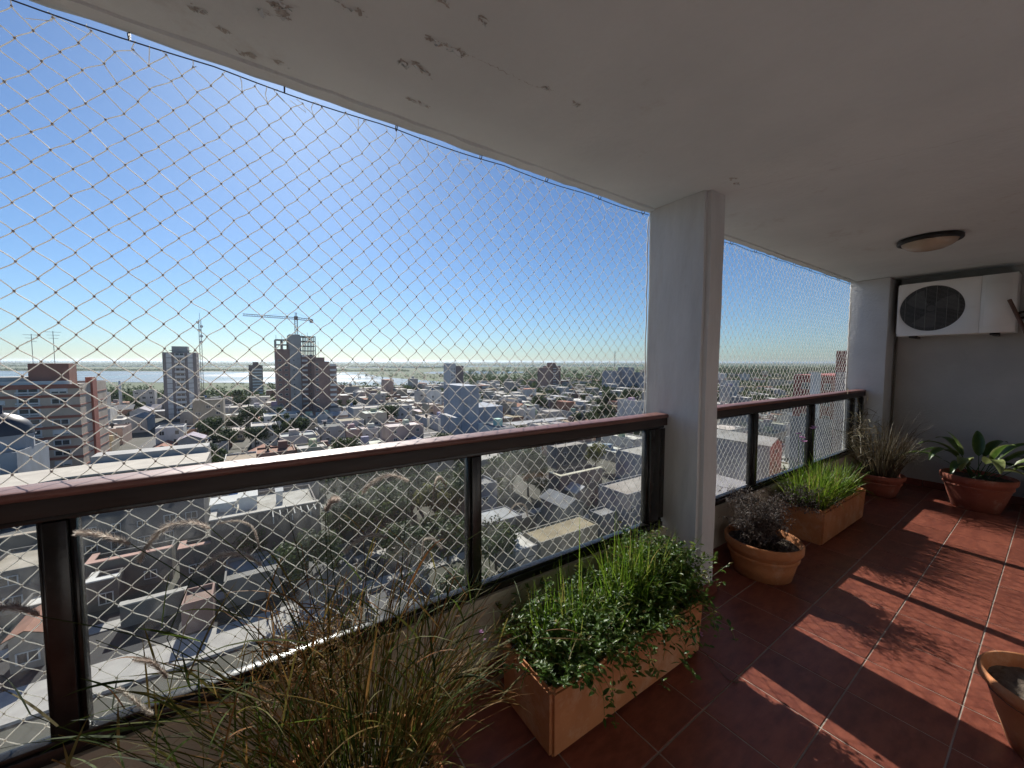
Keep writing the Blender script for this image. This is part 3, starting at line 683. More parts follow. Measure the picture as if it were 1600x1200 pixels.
# dark bushy growth between the bowl and the planter
bu = empty('dark_shrub', 'dark bushy dried growth leaning against the end of the rope edged planter', 'plant', (3.98, 1.36, QH - .045))
dl = MB(); tw = MB()
for i in range(60):
    p = Vector((3.99 + jit(.03), 1.33 + jit(.06), QH - .05)); e = p + Vector((jit(.11) - .10, jit(.11), U(.08, .30)))
    tw.tube([p, p.lerp(e, .5) + Vector((0, 0, .02)), e], .0013, 4, U(.1, .7), False)
    for k in range(26): leaf(dl, p.lerp(e, U(.3, 1)) + Vector((jit(.02), jit(.02), jit(.02))), (jit(1), jit(1), jit(1)), U(.015, .03), U(.004, .009), min(1, max(0, rnd.gauss(.2, .22))), .6)
local(tw.build('twigs', m_dead, bu), bu); local(dl.build('dry_leaves', m_dead, bu), bu)

# ---- pot with dry grass in the corner
DX, DY, DH = 6.12, 1.285, .25
round_pot('flower_pot', 'reddish terracotta pot with dry grass in front of the corner column', (DX, DY), .225, .150, DH, m_terra2, rim=.06)
dg = empty('dry_grass', 'dark dry tangled grass rising in front of the corner column', 'plant', (DX, DY, DH - .05)); b = MB(); b2 = MB()
for i in range(620):
    a = U(0, 6.28); r = .15*math.sqrt(U(0, 1)); lean = abs(jit(.22)) + r
    blade(b, (DX + r*math.cos(a), DY + r*math.sin(a), DH - .05), (math.cos(a)*lean, math.sin(a)*lean, 1), U(.3, .85), U(.003, .006), U(.2, 3.2), 7, min(1, max(0, rnd.gauss(.4, .3))))
for i in range(120):
    p = Vector((5.85 + jit(.09), 1.40 + jit(.06), .75 + jit(.16))); blade(b2, p, (jit(1), jit(.7), U(-.2, 1)), U(.1, .3), U(.005, .011), U(0, 6), 6, U(.3, 1))
for i in range(40): blade(b2, (DX + jit(.08), DY + jit(.06), DH), (U(-.3, .9), U(-1, .3), U(.8, 1.6)), U(.5, 1.0), .0022, U(1.5, 3.4), 10, U(0, .6))
local(b.build('dry_blades', m_dry, dg), dg); local(b2.build('curled_blades', m_dry, dg), dg)

# ---- broad-leaved plant by the end wall
EX, EY, EH = 6.38, .570, .36
round_pot('flower_pot', 'large moulded terracotta pot holding the broad leaved plant by the end wall', (EX, EY), .275, .175, EH, m_terra2, rim=.07, soil=.04)
bp_ = empty('broad_leaf_plant', 'broad leaved green plant with sunlit pale tips under the air conditioner', 'plant', (EX, EY, EH - .04))
def broad_leaf(root, base, az, rise, L, w, tint, droop):
    d = Vector((math.cos(az), math.sin(az), rise)).normalized(); p = Vector(base); b = MB(); pts = [p.copy()]
    for k in range(5): p = p + d * (L * .09); pts.append(p.copy()); d = (d + Vector((0, 0, -.02))).normalized()
    b.tube(pts, [.0045, .004, .0038, .0036, .0034, .003], 6, .3, False)
    side = d.cross(Vector((0, 0, 1))).normalized(); side = Matrix.Rotation(U(-.35, .35), 3, d) @ side; n_ = 12; vs = []; fs = []; ts = []
    for k in range(n_ + 1):
        f = k / n_; ww = w * (math.sin(math.pi * min(1, f**.75 * 1.0)) ** .8) * .5 + .0005 if 0 < f < 1 else .0005
        up = side.cross(d)
        vs += [p - side*ww + up*ww*.35, p - side*ww*.5 + up*ww*.10, p, p + side*ww*.5 + up*ww*.10, p + side*ww + up*ww*.35]
        d = (d + Vector((0, 0, -1)) * droop * L / n_ * (.4 + 1.6*f)).normalized(); p = p + d * (L * .62 / n_)
    for k in range(n_):
        for j in range(4): fs.append((k*5+j, k*5+j+1, (k+1)*5+j+1, (k+1)*5+j))
    o_ = len(b.v); b.add(vs, fs, tint)
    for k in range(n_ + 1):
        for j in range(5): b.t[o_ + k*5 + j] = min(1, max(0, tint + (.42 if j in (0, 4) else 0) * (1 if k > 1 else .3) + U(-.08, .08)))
    return local(b.build('leaf', m_broad, root, True), root)
for (az, rise, L, w, t, dr_) in ((2.6, 1.1, .50, .10, .35, 3.5), (2.0, 1.3, .46, .09, .5, 2.6), (1.5, .9, .48, .09, .2, 3.4), (.9, 1.5, .44, .10, .45, 2.6), (3.1, 1.0, .44, .10, .7, 4.2), (3.6, 1.2, .42, .11, .75, 4.8),
        (4.1, .9, .46, .10, .65, 5.2), (4.6, 1.1, .46, .10, .6, 4.6), (5.2, 1.3, .46, .09, .5, 3.6), (5.8, 1.6, .44, .09, .3, 2.5), (.2, 2.2, .42, .09, .3, 1.8), (2.3, 2.6, .40, .09, .6, 1.5),
        (3.9, 2.2, .40, .09, .45, 2.4), (5.0, 2.0, .42, .09, .4, 2.6), (1.8, .6, .50, .08, .3, 2.2), (2.9, .7, .46, .09, .15, 3.0), (4.4, .6, .44, .11, .8, 5.5), (5.5, .9, .46, .10, .25, 4)):
    broad_leaf(bp_, (EX + jit(.04), EY + jit(.04), EH - .05), az, rise * 1.15, L * 1.32, w * 1.05, min(.9, t + .12), dr_)
# neighbour at the right edge
HX, HY, HH = 6.62, .05, .30
round_pot('flower_pot', 'grey shaded pot cut by the right picture edge beside the end wall', (HX, HY), .22, .15, HH, mat('grey_pot', (.30, .29, .27), .8), rim=.05)
bq = empty('broad_leaf_plant', 'dark broad leaved plant cut by the right picture edge by the end wall', 'plant', (HX, HY, HH - .04))
for k in range(9): broad_leaf(bq, (HX + jit(.03), HY + jit(.03), HH - .05), 1.2 + k * .55, U(.8, 2), U(.40, .52), .10, U(.1, .7), U(2, 4))

# ---- pot with bare soil at the right edge
round_pot('flower_pot', 'terracotta pot of dry bare soil on the sunlit tiles', (2.565, -.035), .23, .14, .285, m_terra, rim=.05, soil=.06, soilm=m_drysoil, bands=0)

# ---- fallen dry stem on the floor
st = MB(); st.tube(smooth_path([on_z(1100, 1018, .02), on_z(1118, 1040, .008), on_z(1136, 1060, .004), on_z(1152, 1067, .006)], 8), .0014, 5, .8)
for k in range(7): blade(st, on_z(1152, 1067, .006), (jit(1), jit(1), U(.0, .5)), .025, .002, 1, 3, .7)
o = st.build('fallen_stem', m_dry, None, True); tag(o, 'thin dry stem lying on the tiles before the leafy planter', 'twig')

# ---- air conditioner
AC = empty('air_conditioner', 'white outdoor air conditioner unit mounted high on the end wall', 'air conditioner', (6.76, .86, 1.875))
ax0, ax1, ay0, ay1, az0, az1 = 6.61, 6.895, .415, 1.312, 1.875, 2.50
def ac(o): o.location = (-6.76, -.86, -1.875); return o
fcy, fcz, fr_ = 1.030, 2.190, .262
ac(bevel_box('casing', ax0 + .012, ax1, ay0, ay1, az0, az1, m_ac, AC, .008, 2))
n = 64; vs = []; fs = []
for ring in range(3):
    for j in range(n):
        q = 2*math.pi*j/n; c_, s_ = math.cos(q), math.sin(q)
        if ring == 0:
            k = min(((ay1 - fcy) if c_ > 0 else (fcy - .66)) / max(abs(c_), 1e-6), ((az1 - fcz - .001) if s_ > 0 else (fcz - az0 - .001)) / max(abs(s_), 1e-6)); vs.append((ax0, fcy + c_*k, fcz + s_*k))
        elif ring == 1: vs.append((ax0 - .004, fcy + c_*(fr_ + .016), fcz + s_*(fr_ + .016)))
        else: vs.append((ax0 + .006, fcy + c_*fr_, fcz + s_*fr_))
for r_ in range(2):
    for j in range(n): fs.append((r_*n + j, r_*n + (j+1) % n, (r_+1)*n + (j+1) % n, (r_+1)*n + j))
FP = ac(MB().add(vs, fs).build('fan_panel', m_ac, AC, True))
SP = ac(bevel_box('side_panel', ax0 - .002, ax0 + .0115, ay0 + .002, .658, az0 + .002, az1 - .002, m_ac, AC, .003, 1))
bevel_box('access_cover', ax0 - .005, ax0 - .0025, ay0 + .04, .63, az0 + .08, az1 - .05, m_ac, SP, .001, 1)
for k in range(7): MB().box(ax0 - .0075, ax0 - .0052, ay0 + .07, .60, az1 - .11 - k * .012, az1 - .106 - k*.012).build('cover_rib', m_ac, SP)
d_ = MB(); d_.add([(ax0 + .0105, fcy + fr_*1.0*math.cos(2*math.pi*j/48), fcz + fr_*math.sin(2*math.pi*j/48)) for j in range(48)], [tuple(range(48))]); d_.build('fan_recess', m_acdark, FP)
for k in range(3):
    a0 = k * 2.094 + .5; b = MB(); vs = []; fs = []
    for i in range(7):
        f = i / 6; r_ = .05 + f * .175
        for j in range(5): t = a0 + (j/4 - .5) * (1.1 - .2*f) + f*.35; vs.append((ax0 + .0095 - .0035 * (j/4), fcy + r_*math.cos(t), fcz + r_*math.sin(t)))
    for i in range(6):
        for j in range(4): fs.append((i*5+j, i*5+j+1, (i+1)*5+j+1, (i+1)*5+j))
    b.add(vs, fs); b.build('fan_blade', m_fan, FP, True)
b = MB(); b.tube([(ax0 + .004, fcy, fcz), (ax0 + .001, fcy, fcz)], .035, 16); b.build('fan_hub', m_fan, FP)
b = MB()
for k in range(-17, 18):
    z = k * .0147; h_ = math.sqrt(max(0, fr_**2 - z*z)); b.tube([(ax0 - .001 - .008*(1 - abs(k)/18), fcy + h_ * i / 4, fcz + z) for i in (-4, 0, 4)], .0011, 4, .5, False)
b.build('grille_wires', m_wire, FP)['kind'] = 'stuff'
for k in (-2.5, -1.5, -.5, .5, 1.5, 2.5):
    yv = k * .085; h_ = math.sqrt(fr_**2 - yv*yv); b = MB(); b.tube([(ax0 - .004, fcy + yv, fcz - h_), (ax0 - .012, fcy + yv, fcz), (ax0 - .004, fcy + yv, fcz + h_)], .0017, 5); b.build('grille_rib', m_wire, FP, True)
for yv in (.55, 1.17):
    b = MB(); b.box(ax0 + .03, X_END - .001, yv - .018, yv + .018, az0 - .028, az0 - .001); ac(b.build('bracket', m_hook, AC))
    ac(bevel_box('rubber_foot', ax0 + .03, ax0 + .09, yv - .035, yv + .035, az0 - .022, az0 + .002, m_black, AC, .003, 1))
for k in range(2):
    b = MB(); b.tube(smooth_path([(6.80, ay0 + .001, 2.02 + k*.06), (6.79, ay0 - .05, 2.03 + k*.06), (6.84, ay0 - .09, 1.95 + k*.05), (X_END - .01, ay0 - .10, 1.86)], 8), .013, 8); ac(b.build('pipe', m_black, AC, True))
# ---- leaning pole
po = MB(); po.tube([on_x(1577, 468, 6.50), on_x(1577, 468, 6.50) + Vector((-.08, -.75, -2.175))], .016, 10)
o = po.build('wooden_pole', m_pole, None, True); tag(o, 'brown wooden pole leaning in front of the air conditioner', 'pole')
# ---- ceiling lamp
lp = on_z(1452, 375, CEIL - .02); LR = empty('ceiling_lamp', 'round ceiling lamp with black rim and amber glass', 'lamp', (lp.x, lp.y, CEIL))
b = MB(); b.lathe([(.05, -.001), (.185, -.001), (.196, -.008), (.198, -.030), (.192, -.040), (.180, -.044), (.172, -.038), (.168, -.02)], n=56); b.build('lamp_rim', m_black, LR, True)
b = MB(); b.lathe([(.171, -.034), (.160, -.056), (.135, -.078), (.10, -.094), (.06, -.103), (.025, -.107), (.0005, -.108)], n=56); b.build('lamp_glass', m_lampglass, LR, True)
# ================================================================== the town, river and delta far below
G = -32.5
R2 = random.Random(77)
m_marsh = mat('marsh_ground', (0.070, 0.105, 0.032), 0.95, (0.036, 0.062, 0.022), 0.012, detail=9, stain=((0.11, 0.115, 0.05), 0.004, 0.5, 0.65, 0.7))
m_town = mat('town_ground', (0.095, 0.088, 0.075), 0.95, (0.055, 0.058, 0.042), 0.07, detail=8)
m_road = mat('asphalt', (0.070, 0.070, 0.074), 0.9, (0.050, 0.050, 0.053), 0.3, detail=6)
m_yard = mat('shaded_asphalt', (0.034, 0.034, 0.038), 0.9, (0.026, 0.026, 0.028), 0.3, detail=6)  # asphalt again, darkened to stand in for shade on the yard
m_pave = mat('pavement_concrete', (0.42, 0.40, 0.37), 0.9, (0.34, 0.32, 0.30), 0.5, detail=6)
m_body = mat('house_wall', (0.5, 0.5, 0.5), 0.85, (0.80, 0.78, 0.75), 0.35, src='object', detail=6, stretch=(1, 1, .5))
m_roof = mat('house_roof', (0.5, 0.5, 0.5), 0.9, (0.62, 0.60, 0.57), 0.28, src='object', detail=8)
m_sbody = mat('distant_wall', (0.5, 0.5, 0.5), 0.9, (0.75, 0.74, 0.72), 0.3, src='paint', detail=5)
m_pane = mat('window_pane', (0.035, 0.042, 0.050), 0.15, (0.06, 0.065, 0.07), 0.6, spec=0.7)
m_wframe = mat('window_frame', (0.66, 0.65, 0.62), 0.7)
m_white = mat('white_render', (0.70, 0.69, 0.66), 0.85, (0.60, 0.59, 0.56), 0.4)
m_slab = mat('cream_slab', (0.50, 0.46, 0.39), 0.9, (0.40, 0.365, 0.31), 0.35, detail=8)
m_tank = mat('tank_plastic', (0.5, 0.5, 0.5), 0.6, src='object')
m_crown = mat('tree_leaves', [(0.034, 0.052, 0.022), (0.060, 0.092, 0.032), (0.10, 0.135, 0.042), (0.15, 0.165, 0.055)], 0.7, src='tint', scale=1.0, transl=0.25)
m_crowny = mat('yellow_leaves', [(0.075, 0.085, 0.018), (0.13, 0.14, 0.028), (0.20, 0.19, 0.04), (0.24, 0.20, 0.06)], 0.7, src='tint', scale=1.0, transl=0.3)
m_trunk = mat('bark', (0.085, 0.065, 0.05), 0.95, (0.055, 0.042, 0.032), 2.0)
m_concrete = mat('raw_concrete', (0.42, 0.41, 0.39), 0.9, (0.34, 0.33, 0.31), 0.3)
m_brick = mat('brick_wall', (0.33, 0.215, 0.175), 0.9, (0.27, 0.175, 0.145), 0.35)  # brick lightened in colour for the pale glare over the town
m_steel = mat('mast_steel', (0.30, 0.24, 0.22), 0.6, metal=0.2)

def water_mat():
    m = bpy.data.materials.new('river_water'); m.use_nodes = True
    nt = m.node_tree; N = nt.nodes; L = nt.links; p = N['Principled BSDF']
    p.inputs['Base Color'].default_value = (0.13, 0.125, 0.105, 1); p.inputs['Roughness'].default_value = 0.22; p.inputs['IOR'].default_value = 1.33
    tc = N.new('ShaderNodeTexCoord'); st = N.new('ShaderNodeVectorMath'); st.operation = 'MULTIPLY'; st.inputs[1].default_value = (.6, 1.0, 1.0); L.new(tc.outputs['Object'], st.inputs[0])
    n1 = N.new('ShaderNodeTexNoise'); n1.inputs['Scale'].default_value = 0.35; n1.inputs['Detail'].default_value = 5; L.new(st.outputs[0], n1.inputs['Vector'])
    bp = N.new('ShaderNodeBump'); bp.inputs['Strength'].default_value = 0.55; bp.inputs['Distance'].default_value = 0.6; L.new(n1.outputs['Fac'], bp.inputs['Height']); L.new(bp.outputs[0], p.inputs['Normal'])
    n2 = N.new('ShaderNodeTexNoise'); n2.inputs['Scale'].default_value = 0.006; n2.inputs['Detail'].default_value = 4; L.new(tc.outputs['Object'], n2.inputs['Vector'])
    mr = N.new('ShaderNodeMapRange'); mr.inputs[1].default_value = .35; mr.inputs[2].default_value = .65; mr.inputs[3].default_value = .16; mr.inputs[4].default_value = .30; L.new(n2.outputs['Fac'], mr.inputs[0]); L.new(mr.outputs[0], p.inputs['Roughness'])
    return m
m_water = water_mat()

# ---- ground sheet reaching the horizon
b = MB(); vs = [(0, 0, 0)]; fs = []; rad = [60, 200, 500, 1200, 3000, 8000, 20000, 60000, 120000]
for i, r in enumerate(rad):
    for j in range(64): vs.append((r*math.cos(2*math.pi*j/64), r*math.sin(2*math.pi*j/64), 0))
for j in range(64): fs.append((0, 1+j, 1+(j+1)%64))
for i in range(len(rad)-1):
    for j in range(64): a = 1+i*64; fs.append((a+j, a+64+j, a+64+(j+1)%64, a+(j+1)%64))
o = b.add(vs, fs).build('ground', m_marsh, None, False, (0, 0, G)); tag(o, 'green river marsh reaching the horizon', 'ground', kind='structure')

# ---- river channels: outlines given as points on the ground (photo pixels at ground level)
def sheet(name, pts, z, mt, label, cat, sub=6):
    q = [on_z(x, y, z) for x, y in pts]; P = []
    for i in range(len(q)):
        a, c = q[i], q[(i+1) % len(q)]
        for k in range(sub): P.append(a.lerp(c, k/sub) + Vector((R2.gauss(0, 1), R2.gauss(0, 1), 0)) * (0.012 * (c - a).length if k else 0))
    bm = bmesh.new(); vs = [bm.verts.new((p.x, p.y, 0)) for p in P]
    from mathutils.geometry import tessellate_polygon
    for t in tessellate_polygon([[Vector((p.x, p.y, 0)) for p in P]]):
        try: f = bm.faces.new([vs[i] for i in t])
        except ValueError: pass
    bmesh.ops.recalc_face_normals(bm, faces=bm.faces[:])
    if bm.faces and bm.faces[0].normal.z < 0: bmesh.ops.reverse_faces(bm, faces=bm.faces[:])
    me = bpy.data.meshes.new(name); bm.to_mesh(me); bm.free()
    o = ob(name, me, mt, None, (0, 0, z)); return tag(o, label, cat, kind='structure')
HZ = 564.5
def hz(x): return 563.25 + x * .00262                          # horizon row at a column
def W(pts): return [(x, hz(x) + d) for x, d in pts]
sheet('river', W([(-500, 16.5), (-100, 16.3), (120, 16.2), (260, 16.4), (420, 16.6), (520, 17.5), (575, 20.5), (600, 24.5), (680, 30.5), (700, 32.5), (690, 35), (640, 36.5), (560, 37.5), (480, 35.5), (360, 34), (240, 33.5), (100, 33.2), (-60, 33.0), (-500, 33.5)]), G + .25, m_water, 'broad brown river channel glinting in the sun', 'river')
sheet('river', W([(690, 31.6), (760, 30.4), (835, 29.3), (835, 30.6), (770, 32.4), (700, 34.2)]), G + .25, m_water, 'narrow arm of the river running on to the right behind the towers', 'river')
sheet('river', W([(120, 7.6), (300, 7.8), (480, 7.9), (600, 7.7), (660, 7.5), (660, 9.6), (560, 10.2), (420, 9.6), (260, 9.3), (130, 8.9)]), G + .25, m_water, 'thin far strip of water beyond the first islands', 'river')
sheet('river', W([(660, 6.6), (800, 5.9), (930, 5.5), (1005, 5.4), (1005, 6.2), (900, 6.6), (760, 7.4), (660, 8.0)]), G + .25, m_water, 'thin pale strip of water near the horizon by the pillar', 'river')
sheet('river', W([(670, 16.0), (740, 14.6), (818, 15.4), (818, 17.2), (740, 19.6), (690, 19.8), (660, 18)]), G + .25, m_water, 'lagoon behind the slim tower with the brown side', 'river')
sheet('river', W([(535, 16.8), (576, 17.4), (572, 18.6), (530, 18.4)]), G + .25, m_water, 'short creek between the islands right of the cranes', 'river')

# ---- town ground, streets, pavement
shore_pts = [(-400, 60), (0, 62), (150, 66), (250, 72), (350, 70), (430, 62), (560, 50), (700, 44), (800, 38), (900, 30), (1000, 24), (1300, 17), (1700, 14)]
def shore(x):
    if x <= shore_pts[0][0]: return shore_pts[0][1]
    for (a, p), (c, q) in zip(shore_pts[:-1], shore_pts[1:]):
        if a <= x <= c: return p + (q - p) * (x - a) / (c - a)
    return shore_pts[-1][1]
tp = [on_z(x, hz(x) + d, G) for x, d in shore_pts]
o = MB().add([(p.x, p.y, 0) for p in tp] + [(1500, -100, 0), (-300, -100, 0)], [tuple(range(len(tp) + 2))]).build('town_ground', m_town, None, False, (0, 0, G + .08)); tag(o, 'dusty ground between the town houses', 'ground', kind='structure')
XS0, YS0, BLK, STW = 66.0, 60.0, 104.0, 11.0
def road_strip(x0, x1, y0, y1, z, m, nm, lab, cat): 
    o = MB().add([(x0, y0, 0), (x1, y0, 0), (x1, y1, 0), (x0, y1, 0)], [(0, 1, 2, 3)]).build(nm, m, None, False, (0, 0, z)); return tag(o, lab, cat, kind='structure')
roads_x = [XS0 + BLK * k for k in range(-3, 9)]; roads_y = [YS0 + BLK * k for k in range(0, 5)]
for k, y in enumerate(roads_y):
    xa, xb = -260 + k * 20, 900
    road_strip(xa, xb, y, y + STW - 4, G + .12, m_road, 'road', 'asphalt street running past the blocks parallel to the railing', 'road')
    for (a, c) in ((y - 2, y - .01), (y + STW - 3.99, y + STW - 2)):
        w = MB().box(xa, xb, a, c, 0, .22).build('pavement', m_pave, None, False, (0, 0, G + .04)); tag(w, 'pale concrete pavement along the street', 'pavement', kind='structure')
for x in roads_x:
    yb = 330 if x < 60 else 480
    road_strip(x, x + STW - 4, -60, yb, G + .124, m_road, 'road', 'asphalt street running away towards the river', 'road')

# ---- building pieces
def unit_window():
    b = MB(); w, t = .5, .08
    for (x0, x1, z0, z1) in ((-w, w, -w, -w + t), (-w, w, w - t, w), (-w, -w + t, -w + t, w - t), (w - t, w, -w + t, w - t), (-.03, .03, -w + t, w - t)): b.box(x0, x1, -.10, .02, z0, z1)
    b.cur = 1; b.add([(-w + t, -.03, -w + t), (w - t, -.03, -w + t), (w - t, -.03, w - t), (-w + t, -.03, w - t)], [(0, 1, 2, 3)])
    return b.mesh('window')
WIN = unit_window(); WIN.materials.append(m_wframe); WIN.materials.append(m_pane)
def window(root, x, y, z, w, h, face='S', name='window', me=None):
    o = ob(name, me or WIN, None, root, (x, y, z)); o.scale = (w, 1, h); o.rotation_euler.z = {'S': 0, 'E': math.pi/2, 'W': -math.pi/2}[face]; return o
def shell(wx, wy, h, par=.5, t=.22):
    b = MB(); v = []
    for z in (0, h): v += [(0, 0, z), (wx, 0, z), (wx, wy, z), (0, wy, z)]
    for z in (h, h - par): v += [(t, t, z), (wx - t, t, z), (wx - t, wy - t, z), (t, wy - t, z)]
    f = []
    for j in range(4): k = (j+1) % 4; f += [(j, k, k+4, j+4), (4+j, 4+k, 8+k, 8+j), (8+j, 8+k, 12+k, 12+j)]
    b.add(v, f); return b
def house(x0, y0, wx, wy, h, wall, roofc, label, group=None, par=.5, win=0, pitched=False, name='house', cat='house', winW=True):
    r = empty(name, label, cat, (x0, y0, G), group)
    if pitched:
        e = h; rg = h + min(wx, wy) * .22; o = MB()
        if wx >= wy: o.add([(0,0,0),(wx,0,0),(wx,wy,0),(0,wy,0),(0,0,e),(wx,0,e),(wx,wy,e),(0,wy,e),(0,wy/2,rg),(wx,wy/2,rg)], [(0,1,5,4),(1,2,6,9,5),(2,3,7,6),(3,0,4,8,7)]); q = [(-.3,-.4,e-.15),(wx+.3,-.4,e-.15),(wx+.3,wy/2,rg+.08),(-.3,wy/2,rg+.08),(-.3,wy+.4,e-.15),(wx+.3,wy+.4,e-.15)]; fq = [(0,1,2,3),(3,2,5,4)]
        else: o.add([(0,0,0),(wx,0,0),(wx,wy,0),(0,wy,0),(0,0,e),(wx,0,e),(wx,wy,e),(0,wy,e),(wx/2,0,rg),(wx/2,wy,rg)], [(0,1,5,8,4),(1,2,6,5),(2,3,7,9,6),(3,0,4,7)]); q = [(-.4,-.3,e-.15),(-.4,wy+.3,e-.15),(wx/2,wy+.3,rg+.08),(wx/2,-.3,rg+.08),(wx+.4,-.3,e-.15),(wx+.4,wy+.3,e-.15)]; fq = [(0,3,2,1),(3,4,5,2)]
        w = o.build('wall', m_body, r); rf = MB().add([(a, c_, d + .12) for a, c_, d in q] + q, fq + [tuple(i + 6 for i in f)[::-1] for f in fq] + ([(0, 6, 7, 1), (4, 5, 11, 10)] if wx >= wy else [(0, 1, 7, 6), (4, 10, 11, 5)])).build('roof', m_roof, r)
    else:
        w = shell(wx, wy, h, par).build('wall', m_body, r); rf = MB().add([(.2, .2, h - par + .03), (wx - .2, .2, h - par + .03), (wx - .2, wy - .2, h - par + .03), (.2, wy - .2, h - par + .03)], [(0,1,2,3)]).build('roof', m_roof, r)
    w.color = (*wall, 1); rf.color = (*roofc, 1)
    if win:
        st = max(1, int(h / 3)); n = max(1, min(win, int(wx / 3.2)))
        for s in range(st):
            z = 1.6 + s * 3.0
            if z + .9 > h: break
            for k in range(n):
                if R2.random() < .18: continue
                window(r, (k + .5) * wx / n + R2.uniform(-.3, .3), 0, z, R2.choice((1.2, 1.5, 1.8)), R2.choice((1.1, 1.3, 1.6)))
    return r
CREAM, WHITE, GREY, BRICKC, DARK, TERRA, BEIGE, PINK = (.46, .42, .34), (.62, .61, .58), (.36, .35, .34), (.27, .16, .12), (.17, .16, .155), (.36, .17, .11), (.40, .35, .27), (.45, .33, .28)
R_PALE, R_WHITE, R_GREY, R_DARK, R_TERRA, R_TAN, R_METAL = (.44, .42, .38), (.66, .64, .60), (.27, .265, .26), (.10, .10, .102), (.34, .155, .10), (.33, .27, .17), (.40, .41, .42)
FOOT = []
def reserve(x0, y0, wx, wy, m=1.0): FOOT.append((x0 - m, y0 - m, x0 + wx + m, y0 + wy + m))
def clash(x0, y0, wx, wy): return any(x0 < c and x0 + wx > a and y0 < d and y0 + wy > b_ for a, b_, c, d in FOOT)
# near buildings: near-left and near-right corner of the roof as seen, roof height, depth
def near(pl, pr, h, wy, wall, roofc, label, win=0, par=.5, pitched=False, name='house', cat='house', pf=None, cap=None):
    a = on_z(pl[0], pl[1], G + h); c = on_z(pr[0], pr[1], G + h); y0 = (a.y + c.y) / 2; x0, wx = a.x, max(2.5, c.x - a.x)
    if pf: y0 = a.y; wy = max(2.5, on_z(pf[0], pf[1], G + h).y - y0)
    reserve(x0, y0, wx, wy); hs = house(x0, y0, wx, wy, h, wall, roofc, label, None, par, win, pitched, name, cat)
    if cap:
        o = MB().box(-.15, wx + .15, -.12, .85, h + .003, h + .17).build('parapet_cap', m_body, hs); o.color = (*cap, 1)
        o = MB().box(-.14, .7, .851, wy + .1, h + .004, h + .17).build('parapet_cap', m_body, hs); o.color = (*cap, 1)
    return hs, (x0, y0, wx, wy, h)

lb, g_lb = near((92, 757), (322, 714), 10.5, 19, CREAM, R_PALE, 'long pale low rise block with bright flat roof beyond the railing cap', 0, .35, name='low_rise_block', cat='building')
x0, y0, wx, wy, h = g_lb
MB().box(-.9, wx + .5, -1.1, wy * .55, h + .02, h + .30).build('roof_slab', m_slab, lb); MB().box(0, wx, wy * .62, wy * .9, h + .02, h + 1.6).build('roof_parapet', m_concrete, lb)
MB().add([(-14, -9, h - .2), (-.95, -1.1, h + .2), (-.95, wy * .55, h + .2), (-20, wy * .5, h - .2), (-14, -9, h - .9), (-.95, -1.1, h - .9)], [(0, 1, 2, 3), (0, 4, 5, 1)]).build('corner_slab', m_slab, lb)
o = MB().add([(-13, -8, 0), (0, 0.01, 0), (0, 0.01, h - .9), (-13, -8, h - .9), (-13, wy * .5, 0), (-13, wy * .5, h - .9)], [(0, 1, 2, 3), (4, 0, 3, 5)]).build('corner_wall', m_body, lb); o.color = (*CREAM, 1)
for k in range(11):
    xx = (k + .5) * wx / 11
    window(lb, xx, -.02, h - 2.2, wx / 11 * .55, 2.3)
    if k: MB().box(k * wx / 11 - .14, k * wx / 11 + .14, -.5, -.02, 0, h - .4).build('pilaster', m_white, lb)
for k in range(4): window(lb, -13 + 13 * (k + .5) / 4, -8 + 8 * (k + .5) / 4 - .05, h - 2.4, 2, 2.0).rotation_euler.z = math.atan2(8, 13)
reserve(x0 - 20, y0 - 10, 20, 40)

DK_SHADE = (.13, .125, .12); CAPW = (.52, .50, .46)  # first tone: house walls with the shade of their fronts painted in
near((119, 808), (318, 779), 7.5, 9, (.17, .165, .165), R_DARK, 'dark shaded building with long pale parapet under the low rise block', 5, .7, name='shop_building', cat='building', cap=(.42, .41, .39))  # wall colour darkened for the front turned away from the sun
bb, g_bb = near((329, 811), (497, 787), 9.0, 12, (.15, .125, .115), R_PALE, 'large brown windowless building with tanks on its roof', 0, .6, name='warehouse', cat='building', cap=(.48, .45, .41))  # brown wall, deepened in colour for the shade on its front
near((402, 762), (500, 752), 8.0, 9, GREY, R_GREY, 'grey flat building behind the tank roof of the brown warehouse', 2)
near((133, 884), (268, 856), 5.0, 3.5, DK_SHADE, R_DARK, 'dark low house with faded terracotta parapet beside the wide post', 3, cap=(.46, .27, .22))
near((278, 862), (333, 846), 5.0, 3, DK_SHADE, R_DARK, 'narrow dark house with terracotta edge before the brown warehouse', 1, cap=(.44, .26, .21))
near((131, 916), (186, 898), 4.2, 3, DK_SHADE, R_WHITE, 'small dark house with bright white roof beside the wide post', 1, cap=(.66, .65, .62))
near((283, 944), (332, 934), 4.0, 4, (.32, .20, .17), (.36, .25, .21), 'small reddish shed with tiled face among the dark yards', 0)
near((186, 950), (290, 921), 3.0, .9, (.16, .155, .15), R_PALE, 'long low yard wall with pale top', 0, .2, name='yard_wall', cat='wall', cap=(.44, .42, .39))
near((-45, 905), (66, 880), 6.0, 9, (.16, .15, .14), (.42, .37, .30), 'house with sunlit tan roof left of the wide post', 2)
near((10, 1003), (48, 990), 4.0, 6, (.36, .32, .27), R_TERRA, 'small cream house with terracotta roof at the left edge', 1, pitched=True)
near((-40, 848), (62, 832), 5.0, 7, DK_SHADE, R_DARK, 'dark house with tan parapet behind the sunlit tan roof at the left edge', 2, cap=(.40, .33, .26))
near((22, 956), (66, 940), 3.6, 4, DK_SHADE, R_WHITE, 'low white roofed outbuilding left of the wide post', 0)
